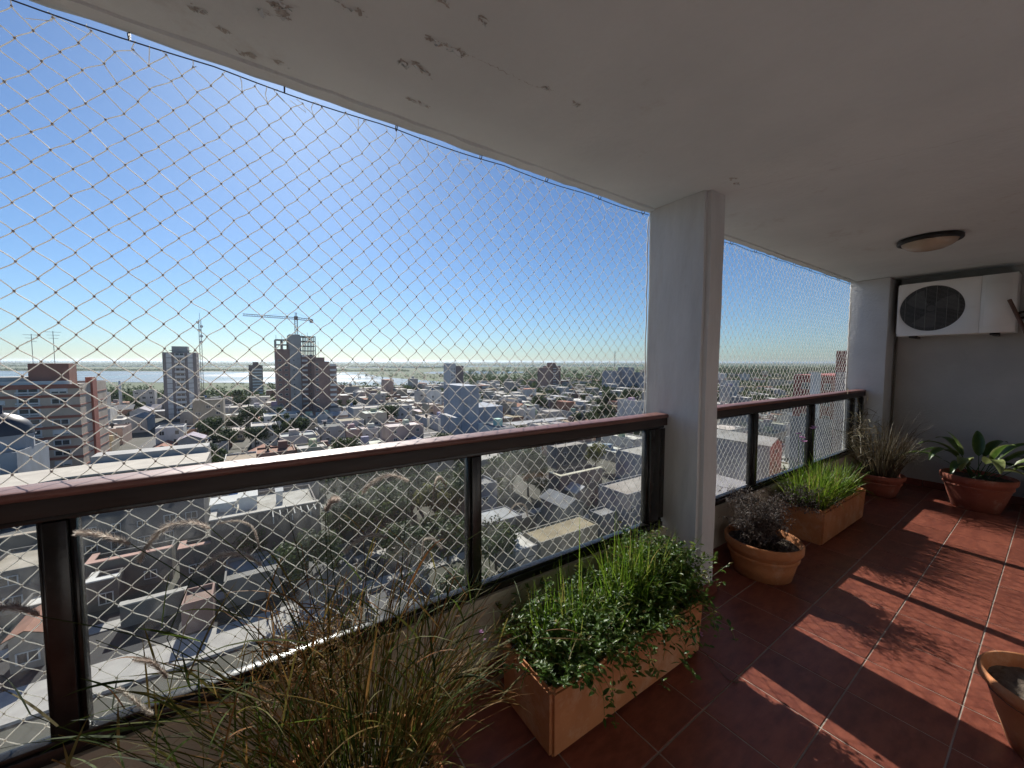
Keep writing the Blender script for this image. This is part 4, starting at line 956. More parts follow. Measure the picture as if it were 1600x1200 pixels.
# middle pane and right pane
near((757, 823), (813, 803), 4.6, 6, (.20, .20, .22), R_METAL, 'house with pale metal roof just right of the middle post', 0, .2)
near((806, 812), (838, 805), 4.0, 4, DK_SHADE, R_GREY, 'small grey flat roof between metal roof and tan roof', 0)
near((845, 848), (929, 816), 5.2, 5, (.26, .24, .20), R_TAN, 'house with rough tan roof beyond the leafy planter', 0, .25, pf=(819, 829))
near((806, 862), (840, 849), 4.6, 5, (.30, .30, .30), R_WHITE, 'house with white ribbed roof beside the tan roof', 0, .2, pf=(796, 830))
near((876, 745), (938, 730), 7.2, 8, (.15, .14, .14), R_DARK, 'dark house with bright yellowish parapet beyond the glass', 2, .7, pf=(852, 739), cap=(.66, .62, .48))
near((980, 773), (1040, 752), 8.0, 9, (.26, .26, .28), (.42, .38, .34), 'grey three storey house with pale roof beside the end post', 4, .3, pf=(932, 758))
near((1003, 712), (1050, 700), 8.5, 9, (.27, .28, .32), R_PALE, 'bluish grey tall house behind the end post', 3, .3, pf=(964, 702))
near((871, 700), (917, 692), 7.0, 5, (.20, .19, .19), (.42, .38, .34), 'grey house with pinkish flat roof under the railing cap', 2, .3)
near((883, 794), (912, 786), 5.0, 9, (.20, .20, .21), (.20, .21, .23), 'house with dark slate roof before the grey house', 0, pitched=True, pf=(847, 776))
near((893, 915), (1010, 868), 8.5, 5, (.30, .30, .31), (.40, .41, .42), 'wide pale grey flat roof close under the railing', 0, .35, pf=(870, 895))
near((940, 806), (985, 795), 4.0, 5, (.24, .24, .25), (.34, .34, .35), 'low grey roof below the three storey house', 0, .3, pf=(920, 797))
near((900, 770), (925, 765), 4.2, 5, (.17, .16, .16), (.46, .46, .47), 'small pale lean-to between slate roof and three storey house', 0, pitched=True)
near((745, 762), (772, 750), 8.0, 6, (.22, .23, .26), R_GREY, 'narrow bluish house at the middle post', 1)
near((752, 722), (790, 710), 9.0, 7, (.30, .30, .31), R_PALE, 'pale grey house under the railing cap by the middle post', 2)
near((560, 742), (640, 726), 6.0, 10, (.36, .34, .31), R_WHITE, 'house with white roof beyond the dark tree clump', 3)
near((640, 722), (725, 708), 6.5, 10, (.33, .33, .34), R_PALE, 'pale house beyond the yellow green tree', 3)
near((470, 905), (560, 880), 3.5, 8, (.22, .20, .18), R_DARK, 'low dark roofed shed below the brown warehouse', 0)
near((590, 965), (690, 935), 3.5, 7, (.24, .23, .22), R_DARK, 'low dark roof under the trees behind the tall grass', 0)
near((350, 905), (440, 890), 4.0, 7, (.22, .21, .20), R_GREY, 'low grey roof before the brown warehouse', 0)
near((392, 668), (432, 662), 8.5, 12, WHITE, R_PALE, 'white two storey villa with blue grey windows before the unfinished tower', 4)
near((555, 640), (640, 632), 9.5, 14, (.42, .43, .45), R_PALE, 'wide grey block with long bright roof beyond the crane tower', 8, name='flat_block', cat='building')
near((175, 665), (240, 650), 6.0, 18, (.47, .46, .44), R_GREY, 'pale gabled hall right of the banded apartment block', 2, pitched=True, name='hall', cat='building')
near((800, 664), (900, 655), 5.0, 10, (.44, .40, .34), R_METAL, 'long low shed with metal roof left of the pillar', 0, .2, name='long_shed', cat='building')
# band of yard / street in the left pane, its shade put into the colour
for (pts, lab) in (([(-60, 1150), (300, 1008), (430, 960), (455, 972), (320, 1030), (-60, 1190)], 'broad pale concrete strip below the railing'),):
    q = [on_z(x, y, G + .3) for x, y in pts]
    ysum0, ysum1 = min(p.y for p in q), max(p.y for p in q); xs = [p.x for p in q]
    xa, xb = min(xs) - 8, max(xs) + 4; yc = on_z(200, 1052, G + .3).y
    w = MB().box(xa, xb, yc - 1.9, yc + 1.9, 0, .34).build('pavement', m_pave, None, False, (0, 0, G + .05)); tag(w, lab, 'pavement', kind='structure'); reserve(xa, yc - 1.9, xb - xa, 3.8, 0)
    reserve(xa, yc, on_z(350, 920, G).x - xa, on_z(250, 935, G).y - yc, 0)
    road_strip(xa, on_z(470, 950, G).x, yc + 1.91, on_z(250, 940, G).y, G + .14, m_yard, 'road', 'dark asphalt yard beyond the pale strip', 'road')

# things standing on the warehouse roof and elsewhere
def tank(px, py, z, r, h, colr, label):
    p = on_z(px, py, z); q = MB(); q.lathe([(r*.9, 0), (r, .1*h), (r, .75*h), (r*.85, .88*h), (r*.3, .95*h), (r*.3, h), (.01, h)], n=16)
    o = empty('water_tank', label, 'water tank', (p.x, p.y, z)); t = q.build('tank_body', m_tank, o, True); t.color = (*colr, 1)
    MB().box(-r, r, -r, r, -.45, -.01).build('tank_base', m_concrete, o); return o
tank(366, 780, G + 9.0, .75, 1.7, (.05, .16, .42), 'round blue water tank on the brown warehouse roof')
for (px, py, w_, d_, h_, lab) in ((350, 800, 3.6, 2.6, 1.5, 'white boxy hut on the warehouse roof below the blue tank'), (388, 796, 2.6, 2.8, 2.2, 'white tilted roof box beside the blue tank'), (437, 785, 1.0, 1.0, 2.0, 'narrow white vent shaft on the warehouse roof')):
    p = on_z(px, py, G + 8.45); rt = empty('roof_hut', lab, 'roof hut', (p.x, p.y, G + 8.43)); MB().box(-w_/2, w_/2, 0, d_, 0, h_).build('hut_wall', m_white, rt); MB().add([(-w_/2 - .15, -.15, h_ + .01), (w_/2 + .15, -.15, h_ + .01), (w_/2 + .15, d_ + .15, h_ + .35), (-w_/2 - .15, d_ + .15, h_ + .35), (-w_/2 - .15, -.15, h_ + .1), (w_/2 + .15, -.15, h_ + .1), (w_/2 + .15, d_ + .15, h_ + .44), (-w_/2 - .15, d_ + .15, h_ + .44)], [(3,2,1,0),(4,5,6,7),(0,1,5,4),(1,2,6,5),(2,3,7,6),(3,0,4,7)]).build('hut_roof', m_white, rt)
p = on_z(470, 800, G + 9.0); pg = empty('roof_pergola', 'open slatted frame along the warehouse roof edge', 'pergola', (p.x, p.y, G + 8.43))
for k in range(9): MB().box(-4 + k * 1.0, -3.85 + k * 1.0, -1.4, 1.4, .95, 1.1).build('slat', m_concrete, pg)
for k in range(4): MB().box(-4 + k * 2.62, -3.84 + k * 2.62, -1.4 , -1.25, 0, .94).build('post', m_concrete, pg)

# ---- the cream block with red bands (left edge)
def place_depth(px, axis_depth):
    d = ray(px, hz(px)); return EYE + d * axis_depth
c = place_depth(121, 112.0); bx1, by0 = c.x, c.y; B1W, B1D, B1H = 34.0, 25.0, 27.3
bk = empty('apartment_block', 'cream apartment block with red brick bands at the left edge', 'apartment building', (bx1 - B1W, by0, G)); reserve(bx1 - B1W, by0, B1W, B1D)
o = shell(B1W, B1D, B1H, .8).build('wall', m_body, bk); o.color = (.58, .48, .38, 1)
o = MB().add([(.2, .2, B1H - .7), (B1W - .2, .2, B1H - .7), (B1W - .2, B1D - .2, B1H - .7), (.2, B1D - .2, B1H - .7)], [(0,1,2,3)]).build('roof', m_roof, bk); o.color = (*R_PALE, 1)
RB = (.37, .145, .10); NF = 9
for k in range(NF):
    z = B1H - .02 - k * 3.0
    o = MB().box(-.02, B1W + .12, -.14, -.002, z - .75 - (.5 if k == 0 else 0), z).build('brick_band', m_body, bk); o.color = (*RB, 1)
    for (xx, ww, hh) in ((B1W - 4.0, 3.4, 1.5), (B1W - 15.5, 3.0, 1.3), (B1W - 19.6, 3.0, 1.3), (B1W - 24.5, 3.0, 1.3)):
        if R2.random() < .9: window(bk, xx, -.02, z - 1.85, ww, hh)
    if k < NF - 1:
        MB().box(B1W - 12.1, B1W - 7.4, -.9, -.001, z - 3.0, z - 2.85).build('balcony_slab', m_white, bk); MB().box(B1W - 12.0, B1W - 7.5, -.86, -.80, z - 2.4, z - 1.95).build('balcony_rail', m_wframe, bk)
        window(bk, B1W - 9.8, -.01, z - 1.75, 4.2, 2.1)
        o = MB().box(B1W + .004, B1W + .10, .1, 9.4, z - 3.3, z - 3.0).build('brick_band', m_body, bk); o.color = (*RB, 1)
        o = MB().box(B1W + .004, B1W + .10, 13.6, B1D, z - 3.3, z - 3.0).build('brick_band', m_body, bk); o.color = (*RB, 1)
        for xx in (B1W - 4.0, B1W - 15.5, B1W - 19.6, B1W - 24.5):
            if R2.random() < .5: d_ = R2.uniform(.4, 1.15); MB().box(xx - 1.45, xx + 1.45, -.16, -.125, z - 1.2 - d_, z - 1.2).build('roller_blind', m_white, bk)
o = MB().box(B1W + .002, B1W + .5, 9.5, 13.5, 0, B1H + 1.2).build('stair_strip', m_body, bk); o.color = (.40, .13, .09, 1)
for (a, b_, c_, d_, e, m_c) in ((B1W - 10.5, B1W - 2.6, 3.0, 9.0, 6.6, (.36, .17, .12)), (B1W - 21, B1W - 10.8, 2.6, 10, 2.8, (.50, .47, .43)), (B1W - 2.2, B1W - .6, 14.0, 17.0, 2.2, (.40, .17, .12))):
    o = MB().box(a, b_, c_, d_, B1H - .69, B1H - .69 + e).build('roof_house', m_body, bk); o.color = (*m_c, 1)
MB().box(B1W - 22, B1W - 2, .9, 2.4, B1H - .69, B1H + .9).build('roof_terrace_wall', m_white, bk)
for (xx, hh) in ((B1W - 10.2, 8.5), (B1W - 6.0, 9.5)):
    b = MB(); z = B1H + 5.9; b.tube([(xx, 5.5, z), (xx, 5.5, z + hh)], .07, 5)
    for k in range(3): b.tube([(xx - 1.6 + k*.35, 5.5, z + hh - .3 - k * .9), (xx + 1.6 - k*.3, 5.5, z + hh - .3 - k * .9)], .045, 4)
    an = b.build('roof_antenna', m_steel, bk)
# dark dome in front of it
p = place_depth(-4, 88.0); dm = empty('domed_building', 'pale building with dark blue dome at the left edge', 'building', (p.x, p.y, G)); HB = 17.8
o = shell(26, 16, HB - 4, .5).build('wall', m_body, dm); o.location = (-21.5, -8, 0); o.color = (.40, .43, .46, 1); reserve(p.x - 21.5, p.y - 8, 26, 16)
o = MB().lathe([(4.6, HB - 4.2), (4.6, HB - 1.2), (4.9, HB - 1.1), (4.9, HB - .8)], n=24).build('drum', m_body, dm); o.color = (.42, .44, .47, 1)
MB().lathe([(4.7, HB - .8), (4.5, HB + .9), (3.8, HB + 2.2), (2.5, HB + 3.3), (1.2, HB + 3.9), (.25, HB + 4.2), (.2, HB + 5.8), (.01, HB + 6.0)], n=24).build('dome', mat('dome_slate', (.03, .035, .05), .45), dm, True)
for k in range(6): window(dm, -19 + k * 4.1, -8.02, HB - 7.5, 1.3, 2.4)

# ---- towers
def slabs(root, x0, x1, y, z, m, name='balcony', d=.9, hh=1.05):
    return MB().box(x0, x1, y - d, y - .002, z, z + hh).build(name, m, root)
def base_at(px, py): return on_z(px, py, G)
# slim brown tower with pale balcony columns
p = base_at(285, 655); W_, D_, H_ = 15.0, 14.0, 39.0
t2 = empty('residential_tower', 'slim brown tower with three pale balcony columns and a roof box', 'tower', (p.x - W_/2, p.y, G)); reserve(p.x - W_/2, p.y, W_, D_)
o = shell(W_, D_, H_, .6).build('wall', m_body, t2); o.color = (.29, .25, .235, 1)  # brown paled to carry the veil of glare
o = MB().box(.3, W_ - .3, .3, D_ - .3, H_ - .58, H_ - .5).build('roof', m_roof, t2); o.color = (*R_GREY, 1)
for k in range(13):
    z = .6 + k * 2.95
    for (a, b_, hh) in ((1.6, 3.9, 2.6), (W_ - 3.9, W_ - 1.6, 2.6)): slabs(t2, a, b_, 0, z, m_white, 'pale_panel', .25, hh)
    slabs(t2, 5.2, W_ - 5.2, 0, z, m_white, 'balcony', .9, 1.2); window(t2, W_/2, -.02, z + 1.9, 4.2, 1.3)
    window(t2, W_ + .01, 4.5, z + 1.5, 1.4, 1.3, 'E'); window(t2, W_ + .01, 9.5, z + 1.5, 1.4, 1.3, 'E')
MB().box(3.8, W_ - 4.0, 3, 10, H_ - .49, H_ + 3.6).build('roof_house', m_concrete, t2); MB().box(2.8, W_ - 3.0, 2.5, 10.5, H_ + 1.0, H_ + 1.3).build('roof_slab', m_concrete, t2)
for xx in (.6, W_ - .6): MB().tube([(xx, 1, H_), (xx, 1, H_ + 2.6)], .08, 5).build('roof_post', m_steel, t2)
# small tower beside the river
p = base_at(401, 617); W_, D_, H_ = 12.0, 12, 30
t3 = empty('residential_tower', 'small brown tower with pale balconies standing against the river', 'tower', (p.x - W_/2, p.y, G)); reserve(p.x - W_/2, p.y, W_, D_)
o = shell(W_, D_, H_, .6).build('wall', m_body, t3); o.color = (.24, .17, .15, 1)
o = MB().box(.3, W_ - .3, .3, D_ - .3, H_ - .58, H_ - .5).build('roof', m_roof, t3); o.color = (*R_GREY, 1)
for k in range(9): slabs(t3, 3.0, W_ - .8, 0, .8 + k * 3.0, m_white, 'balcony', .8, 1.7)
o = MB().box(3.5, 8.5, 3, 9, H_ - .49, H_ + 3.2).build('roof_house', m_body, t3); o.color = (.22, .15, .13, 1)
# unfinished tower with the crane
p = base_at(466, 651); W_, D_ = 21.5, 17.0; HL = 39.3
t4 = empty('unfinished_tower', 'unfinished brick and concrete tower with open frame storeys at its top', 'tower', (p.x - W_/2, p.y, G)); reserve(p.x - W_/2, p.y, W_, D_)
o = MB().box(0, 7.2, 0, D_, 0, HL + 2).build('brick_wing', m_brick, t4); MB().box(7.2, 13.0, -.6, D_, 0, HL + 11).build('concrete_core', m_concrete, t4); MB().box(13.0, W_, 0, D_, 0, HL - 1.5).build('brick_wing', m_brick, t4)
for k in range(13):
    z = 1.4 + k * 2.95
    slabs(t4, 13.6, 16.6, 0, z, m_white if k > 2 else m_concrete, 'balcony', .8, 1.2); window(t4, 18.8, -.02, z + .8, 1.6, 1.3)
    if k < 12: window(t4, 1.9, -.02, z + .8, 1.6, 1.2); window(t4, 5.2, -.02, z + .8, 1.6, 1.2)
    window(t4, 9.2, -.62, z + .8, .8, .9)
def frame(root, x0, x1, z0, nst, cols, name='open_storey'):
    for s in range(nst):
        z = z0 + s * 2.95; q = MB()
        for i in range(cols):
            xx = x0 + (x1 - x0 - .5) * i / (cols - 1)
            for yy in (0, D_/2, D_ - .5): q.box(xx, xx + .5, yy, yy + .5, z, z + 2.65)
        q.box(x0, x1, 0, D_, z + 2.65, z + 2.95); q.build(name, m_concrete, root)
frame(t4, 0, 7.2, HL + 2, 2, 3); frame(t4, 13.0, W_, HL - 1.5, 4, 4)
for (xx, hh) in ((.4, 2.4), (3.4, 1.8), (6.6, 2.6), (14, 1.6), (17, 2.2)):
    zz = HL + 7.9 if xx < 10 else HL + 10.3; MB().tube([(xx, .4, zz), (xx, .4, zz + hh)], .10, 4).build('rebar', m_steel, t4)
# tower crane
cr = empty('tower_crane', 'tower crane with long jib above the unfinished tower', 'crane', (p.x - W_/2 + 11.5, p.y + 5, G + HL + 11.0)); ZT = 10.2
def lattice(root, name, a, b_, w, n, m, r=.09):
    a, b_ = Vector(a), Vector(b_); d = b_ - a; t = d.normalized(); s = t.cross(Vector((0, 1, 0))) if abs(t.y) < .9 else Vector((1, 0, 0)); s.normalize(); v = t.cross(s); q = MB(); C = []
    for i in range(n + 1): C.append([a + d*i/n + s*w*sx + v*w*sy for sx, sy in ((-.5,-.5),(.5,-.5),(.5,.5),(-.5,.5))])
    for j in range(4): q.tube([C[0][j], C[-1][j]], r, 4)
    for i in range(n):
        for j in range(4): q.tube([C[i][j], C[i+1][(j+1) % 4]], r*.7, 3)
    return q.build(name, m, root)
lattice(cr, 'mast', (0, 0, 0), (0, 0, ZT), 1.5, 8, m_steel, .14); lattice(cr, 'jib', (1, 0, ZT), (-27, 0, ZT + .4), 1.1, 22, m_steel, .10); lattice(cr, 'counter_jib', (1, 0, ZT), (9, 0, ZT - .6), 1.2, 6, m_steel, .12)
MB().box(-1, 1, -1, 1, ZT - 1.0, ZT + 1.3).build('cab', m_steel, cr); MB().box(7.6, 9.4, -1, 1, ZT - 2.2, ZT - .2).build('counterweight', m_concrete, cr)
q = MB(); q.tube([(0, 0, ZT + 3.6), (-15, 0, ZT + 1.0)], .05, 3); q.tube([(0, 0, ZT + 3.6), (8, 0, ZT)], .05, 3); q.build('tie', m_steel, cr); lattice(cr, 'apex', (0, 0, ZT + 1.3), (0, 0, ZT + 3.6), .8, 3, m_steel)
# brick tower right beside it
p = base_at(509, 653); W_, D_, H_ = 12.4, 14, 34
t5 = empty('residential_tower', 'reddish brick tower right beside the unfinished tower', 'tower', (p.x - W_/2 + .6, p.y, G)); reserve(p.x - W_/2, p.y, W_, D_)
o = shell(W_ - 4.2, D_, H_, .6).build('wall', m_brick, t5); o2 = MB().box(W_ - 4.199, W_, .8, D_, 0, H_ - 2.4).build('side_wing', m_brick, t5)
for k in range(11):
    z = 1.2 + k * 3.0; slabs(t5, W_ - 3.8, W_ - .3, .8, z, m_white, 'balcony', .7, 1.3); window(t5, 1.6, -.02, z + 1, 1.4, 1.4)
MB().box(.4, 6, 2, 9, H_ - .58, H_ + 2.4).build('roof_house', m_brick, t5); MB().tube([(3, 4, H_ + 2.4), (3, 4, H_ + 12)], .07, 4).build('roof_antenna', m_steel, t5)
# slim white tower with brown side
p = base_at(716, 620); W_, D_, H_ = 14, 16, 30
t6 = empty('residential_tower', 'white tower with a blank brown side wall in front of the lagoon', 'tower', (p.x - 8, p.y, G)); reserve(p.x - 8, p.y, W_, D_)
o = MB().box(0, 5.5, 0, D_, 0, H_ + 2.5).build('white_wing', m_body, t6); o.color = (.52, .53, .55, 1); o = MB().box(5.5, W_, .3, D_, 0, H_).build('brown_wing', m_body, t6); o.color = (.21, .165, .16, 1)
for k in range(9): window(t6, 1.5, -.02, 3 + k*3, 1.3, 1.5); window(t6, 4.0, -.02, 3 + k*3, 1.3, 1.5)
# blue grey blank building
p = base_at(745, 690); t8 = empty('blank_wall_block', 'bluish grey block with blank walls and a narrow stair tower', 'building', (p.x - 7, p.y, G)); reserve(p.x - 8, p.y, 24, 22)
o = MB().box(0, 8, 0, 18, 0, 24.0).build('stair_tower', m_body, t8); o.color = (.40, .43, .48, 1); o = MB().box(8.0, 20.5, .5, 18, 0, 14.5).build('wall', m_body, t8); o.color = (.33, .37, .43, 1); o = MB().box(-3.0, 0, .5, 15, 0, 11).build('side_wing', m_body, t8); o.color = (.46, .47, .49, 1)
window(t8, -1.5, .48, 7, 1.2, 1.6); window(t8, 2, -.02, 16, 1, 1.4)
# brick tower further right
p = base_at(865, 609); W_, D_, H_ = 22, 18, 29
t7 = empty('residential_tower', 'reddish brown tower with small square windows behind the town', 'tower', (p.x - 11, p.y, G)); reserve(p.x - 11, p.y, W_, D_)
o = MB().box(0, 8.5, 0, D_, 0, H_ - 2).build('side_wing', m_brick, t7); o = MB().box(8.5, W_, -.3, D_, 0, H_).build('wall', m_body, t7); o.color = (.24, .15, .125, 1); MB().box(10, 17, 3, 12, H_, H_ + 4).build('roof_house', m_brick, t7)
for k in range(9):
    slabs(t7, 9.5, 14.4, -.3, 1.6 + k*3.0, m_white, 'balcony', .7, .8); window(t7, 17.5, -.32, 2.6 + k*3, 1.8, 1.4)
# pale pair of blocks by the pillar
for (px, py, w_, h_, lab) in ((962, 612, 15, 24, 'pale grey block, left one of the pair beside the pillar'), (985, 612, 11, 28, 'tall pale block, middle one beside the pillar'), (1003, 612, 12, 22, 'low pale block touching the pillar edge')):
    p = base_at(px, py); t = empty('residential_block', lab, 'building', (p.x - w_/2, p.y, G)); reserve(p.x - w_/2, p.y, w_, 14)
    o = shell(w_, 14, h_, .5).build('wall', m_body, t); o.color = (.38, .38, .41, 1)
    for k in range(int(h_ / 3) - 1):
        for j in range(3): window(t, w_ * (j + .5) / 3, -.02, 2.6 + k * 3, 1.4, 1.3)
# red and white neighbour at the end of the balcony
rb = empty('red_building', 'dark red building with white vertical strip beside the corner column', 'building', (88, 6, G)); 
Zr = -G + .1
o = MB().box(0, 22, 0, 25.6, 0, Zr - .9).build('wall', m_body, rb); o.color = (.30, .075, .07, 1); o = MB().box(-.6, 18, -8, 19.0, 0, Zr + 3.6).build('tall_wing', m_body, rb); o.color = (.33, .085, .08, 1)
MB().box(-.25, -.001, 21.2, 22.8, 0, Zr - .4).build('white_strip', m_white, rb); o = MB().box(-.35, -.002, 19.1, 25.7, 0, Zr - 9.0).build('grey_base', m_body, rb); o.color = (.30, .30, .32, 1)
o = MB().box(-.72, -.61, -7, 18.9, 0, Zr - .2).build('pale_facing', m_body, rb); o.color = (.50, .36, .34, 1); MB().box(-.8, -.721, 8, 9.2, 0, Zr - .3).build('white_strip', m_white, rb)
for k in range(6): window(rb, -.03, 23.6, Zr - 3 - k * 3, 1.2, 1.2, 'W'); window(rb, -.03, 20.2, Zr - 3 - k*3, 1.0, 1.2, 'W')
reserve(88, -5, 22, 40)
# masts
def mast(px, base_py, top_py, w, lab, dishes=()):
    p = base_at(px, base_py); d = math.hypot(p.x, p.y) * math.cos(0); dd = to_px(p)[2]; h_ = (base_py - top_py) / F_PX * dd
    r = empty('radio_mast', lab, 'mast', (p.x, p.y, G)); lattice(r, 'lattice', (0, 0, 0), (0, 0, h_ * .93), w, 26, m_steel, .10); MB().tube([(0, 0, h_ * .93), (0, 0, h_)], .10, 4).build('whip', m_steel, r)
    for (f, sx) in dishes: q = MB(); q.lathe([(.01, 0), (.9, .1), (1.0, .5), (.9, .55), (.01, .4)], n=14); o = q.build('dish', m_white, r, True); o.location = (sx, -.6, h_ * f); o.rotation_euler = (math.pi/2, 0, 0)
mast(318, 640, 490, 1.3, 'tall lattice radio mast with round dishes near the slim brown tower', ((.90, -1.0), (.86, .9), (.82, -.4), (.76, .7), (.70, .5)))
mast(960, 600, 545, 1.2, 'thin far radio mast near the pillar')
p = base_at(190, 652); q = MB(); q.tube([(0, 0, 0), (0, 0, 22)], [.9, .55], 10); o = q.build('white_chimney', m_white, None, True, (p.x, p.y, G)); tag(o, 'slender white chimney between banded block and slim tower', 'chimney')
# ---- procedural remainder of the town: lots in blocks
cands = []
for bx in range(-4, 9):
    for by in range(-1, 5):
        X0, Y0 = XS0 + bx * BLK + STW - 3, YS0 + by * BLK + STW - 1.5; X1, Y1 = X0 + BLK - STW - 3, Y0 + BLK - STW - 3
        y = Y0
        while y < Y1 - 8:
            dy = R2.uniform(10, 19); dy = min(dy, Y1 - y); x = X0
            while x < X1 - 5:
                dx = min(R2.choice((6.5, 7.5, 8.6, 8.6, 9.5, 11, 14)), X1 - x); g = R2.random()
                hx = R2.choice((3.4, 3.6, 3.8, 4.2, 4.6, 6.4, 6.8, 7.2, 9.6)) if R2.random() < .97 else R2.uniform(12, 18)
                wd = dy * R2.uniform(.55, 1.0)
                cands.append((x + R2.uniform(0, .3), y + R2.uniform(0, 1), dx - R2.uniform(.05, 1.2), wd, hx, g)); x += dx
            y += dy
def in_town(x, y):
    px, py, w = to_px((x, y, G))
    if w < 5 or not (-140 < px < 1740): return None
    return (px, py, w) if py - hz(px) > shore(px) else None
houses = []; gaps = []
for (x, y, wx, wy, h, g) in cands:
    q = in_town(x + wx/2, y + wy/2)
    if not q: continue
    px, py, w = q
    if px > 1345 or py > 1320: continue
    if px < 1010 and (py > 790 or (px > 500 and py > 745)):
        if (505 < px < 735 and R2.random() < .9) or (735 <= px < 870 and py < 830 and R2.random() < .6): gaps.append((x + wx/2, y + wy/2, w))
        continue
    treeish = .11 + (.25 if (px > 780 and py < 640) else 0) + (.30 if px > 1130 and py < 640 else 0) + (.5 if 520 < px < 730 and 745 < py < 960 else 0)
    if R2.random() < treeish: gaps.append((x + wx/2, y + wy/2, w)); continue
    if clash(x, y, wx, wy): continue
    houses.append((F_PX * F_PX * wx * (wy * .35 + h * .6) / (w * w), x, y, wx, wy, h, g, w))
houses.sort(reverse=True)
NIND = 250; LATER = []
q = MB(); q.lathe([(.5, 0), (.5, .8), (1, .82), (1, 2.1), (.8, 2.4), (.3, 2.55), (.3, 2.7), (.01, 2.7)], n=12); TANKM = q.mesh('roof_tank', True); TANKM.materials.append(m_tank)
WALLS = [('cream', CREAM), ('white', WHITE), ('grey', GREY), ('brick', BRICKC), ('beige', BEIGE), ('pinkish', PINK), ('white', (.55, .54, .52)), ('grey', (.44, .43, .42))]
ROOFS = [('pale', R_PALE), ('white', R_WHITE), ('grey', R_GREY), ('pale', (.50, .47, .42)), ('terracotta', R_TERRA), ('metal', R_METAL), ('dark', R_DARK), ('tan', R_TAN), ('pale', R_PALE), ('white', (.58, .56, .52))]
for k, (ar, x, y, wx, wy, h, g, w) in enumerate(houses[:NIND]):
    wn_, wc = R2.choice(WALLS); rn_, rc = R2.choice(ROOFS + ROOFS[:2]); pit = rn_ in ('terracotta', 'metal') and R2.random() < .6
    siz = 'tall' if h > 8 else ('two storey' if h > 6 else 'low')
    lab = f'{siz} {wn_} house with {"pitched" if pit else "flat"} {rn_} roof'
    j = R2.uniform(.95, 1.2); wc = tuple(min(.75, c * j) for c in wc); rc = tuple(min(.75, c * R2.uniform(.92, 1.08)) for c in rc)  # wall tones raised in place of veiling glare, plus random spread
    hs = house(x, y, wx, wy, h, wc, rc, lab, 'town houses below the balcony', .5, 3 if w < 330 else 0, pit)
    LATER.append(hs); rf_ = next(c for c in hs.children if c.name.startswith('roof'))
    if w < 420 and not pit and R2.random() < .55:                    # stair heads, parapet rooms, skylights: parts of the house
        a = R2.uniform(.1, .6) * wx; c_ = R2.uniform(.3, .7) * wy; o = MB().box(a, a + R2.uniform(1.6, 3), c_, c_ + R2.uniform(1.6, 3), h - .46, h + R2.uniform(.8, 2.2)).build('roof_house', m_body, rf_); o.color = (*[min(.75, c * R2.uniform(.7, 1.15)) for c in wc], 1)
    if w < 380 and not pit and R2.random() < .45:
        tk = ob('roof_tank', TANKM, None, rf_, (R2.uniform(.2, .8) * wx, R2.uniform(.3, .8) * wy, h - .46)); s_ = R2.uniform(.5, .8); tk.scale = (s_, s_, s_ * R2.uniform(.9, 1.3)); tk.color = R2.choice(((.5, .5, .5, 1), (.06, .06, .065, 1), (.62, .61, .58, 1), (.08, .16, .34, 1)))
    if w < 300 and R2.random() < .5:
        a = R2.uniform(.3, .8) * wx; o = MB().box(a, a + R2.uniform(.8, 2.5), .5, .5 + R2.uniform(.8, 2), h - .46, h - .46 + R2.uniform(.5, 1)).build('roof_box', m_white if R2.random() < .5 else m_concrete, rf_)
b = MB(); b.c = []
for (ar, x, y, wx, wy, h, g, w) in houses[NIND:]:
    wc = R2.choice(WALLS)[1]; rc = R2.choice(ROOFS)[1]; j = R2.uniform(.85, 1.1)
    n0 = len(b.v); b.box(x, x + wx, y, y + wy, 0, h - .3); b.c += [(*[c * j for c in wc], 1)] * (len(b.v) - n0)
    n0 = len(b.v); b.box(x - .1, x + wx + .1, y - .1, y + wy + .1, h - .299, h); b.c += [(*[c * j for c in rc], 1)] * (len(b.v) - n0)
    if g < .4: n0 = len(b.v); b.box(x + wx*g, x + wx*g + 2.4, y + wy*.5, y + wy*.5 + 2.2, h + .001, h + 1.2 + g*3); b.c += [(*[c * j for c in wc], 1)] * (len(b.v) - n0)
o = b.build('distant_houses', m_sbody, None, False, (0, 0, G + .06)); tag(o, 'far low houses of the town merging into one mass', 'houses', kind='stuff')

# ---- trees
def crown_mesh(name, seed, rx, rz, leaves, size, lift, clumps=16):
    R = random.Random(seed); q = MB(); C = []
    for i in range(clumps):
        a = R.uniform(0, 6.28); rr = rx * math.sqrt(R.random()) * .78; C.append((Vector((rr*math.cos(a), rr*math.sin(a), lift + rz * R.uniform(-.6, .75) * (1 - .4*rr/rx))), rx * R.uniform(.22, .42), R.random()))
    for i in range(leaves):
        c, r, tn = R.choice(C); d = Vector((R.gauss(0, 1), R.gauss(0, 1), R.gauss(0, 1))).normalized(); p = c + d * r * (R.random() ** .4); n_ = (d + Vector((R.gauss(0, .6), R.gauss(0, .6), R.gauss(0, .6)))).normalized()
        s = n_.cross(Vector((0, 0, 1))); s = s.normalized() if s.length > .01 else Vector((1, 0, 0)); t = n_.cross(s); k = size * R.uniform(.6, 1.4); ang = R.uniform(0, 6.28); s, t = s*math.cos(ang) + t*math.sin(ang), t*math.cos(ang) - s*math.sin(ang)
        q.add([p - s*k, p + t*k*.55, p + s*k, p - t*k*.55], [(0, 1, 2, 3)], min(1, max(0, .15 + .5 * tn + R.gauss(0, .16))))
    return q.mesh(name)
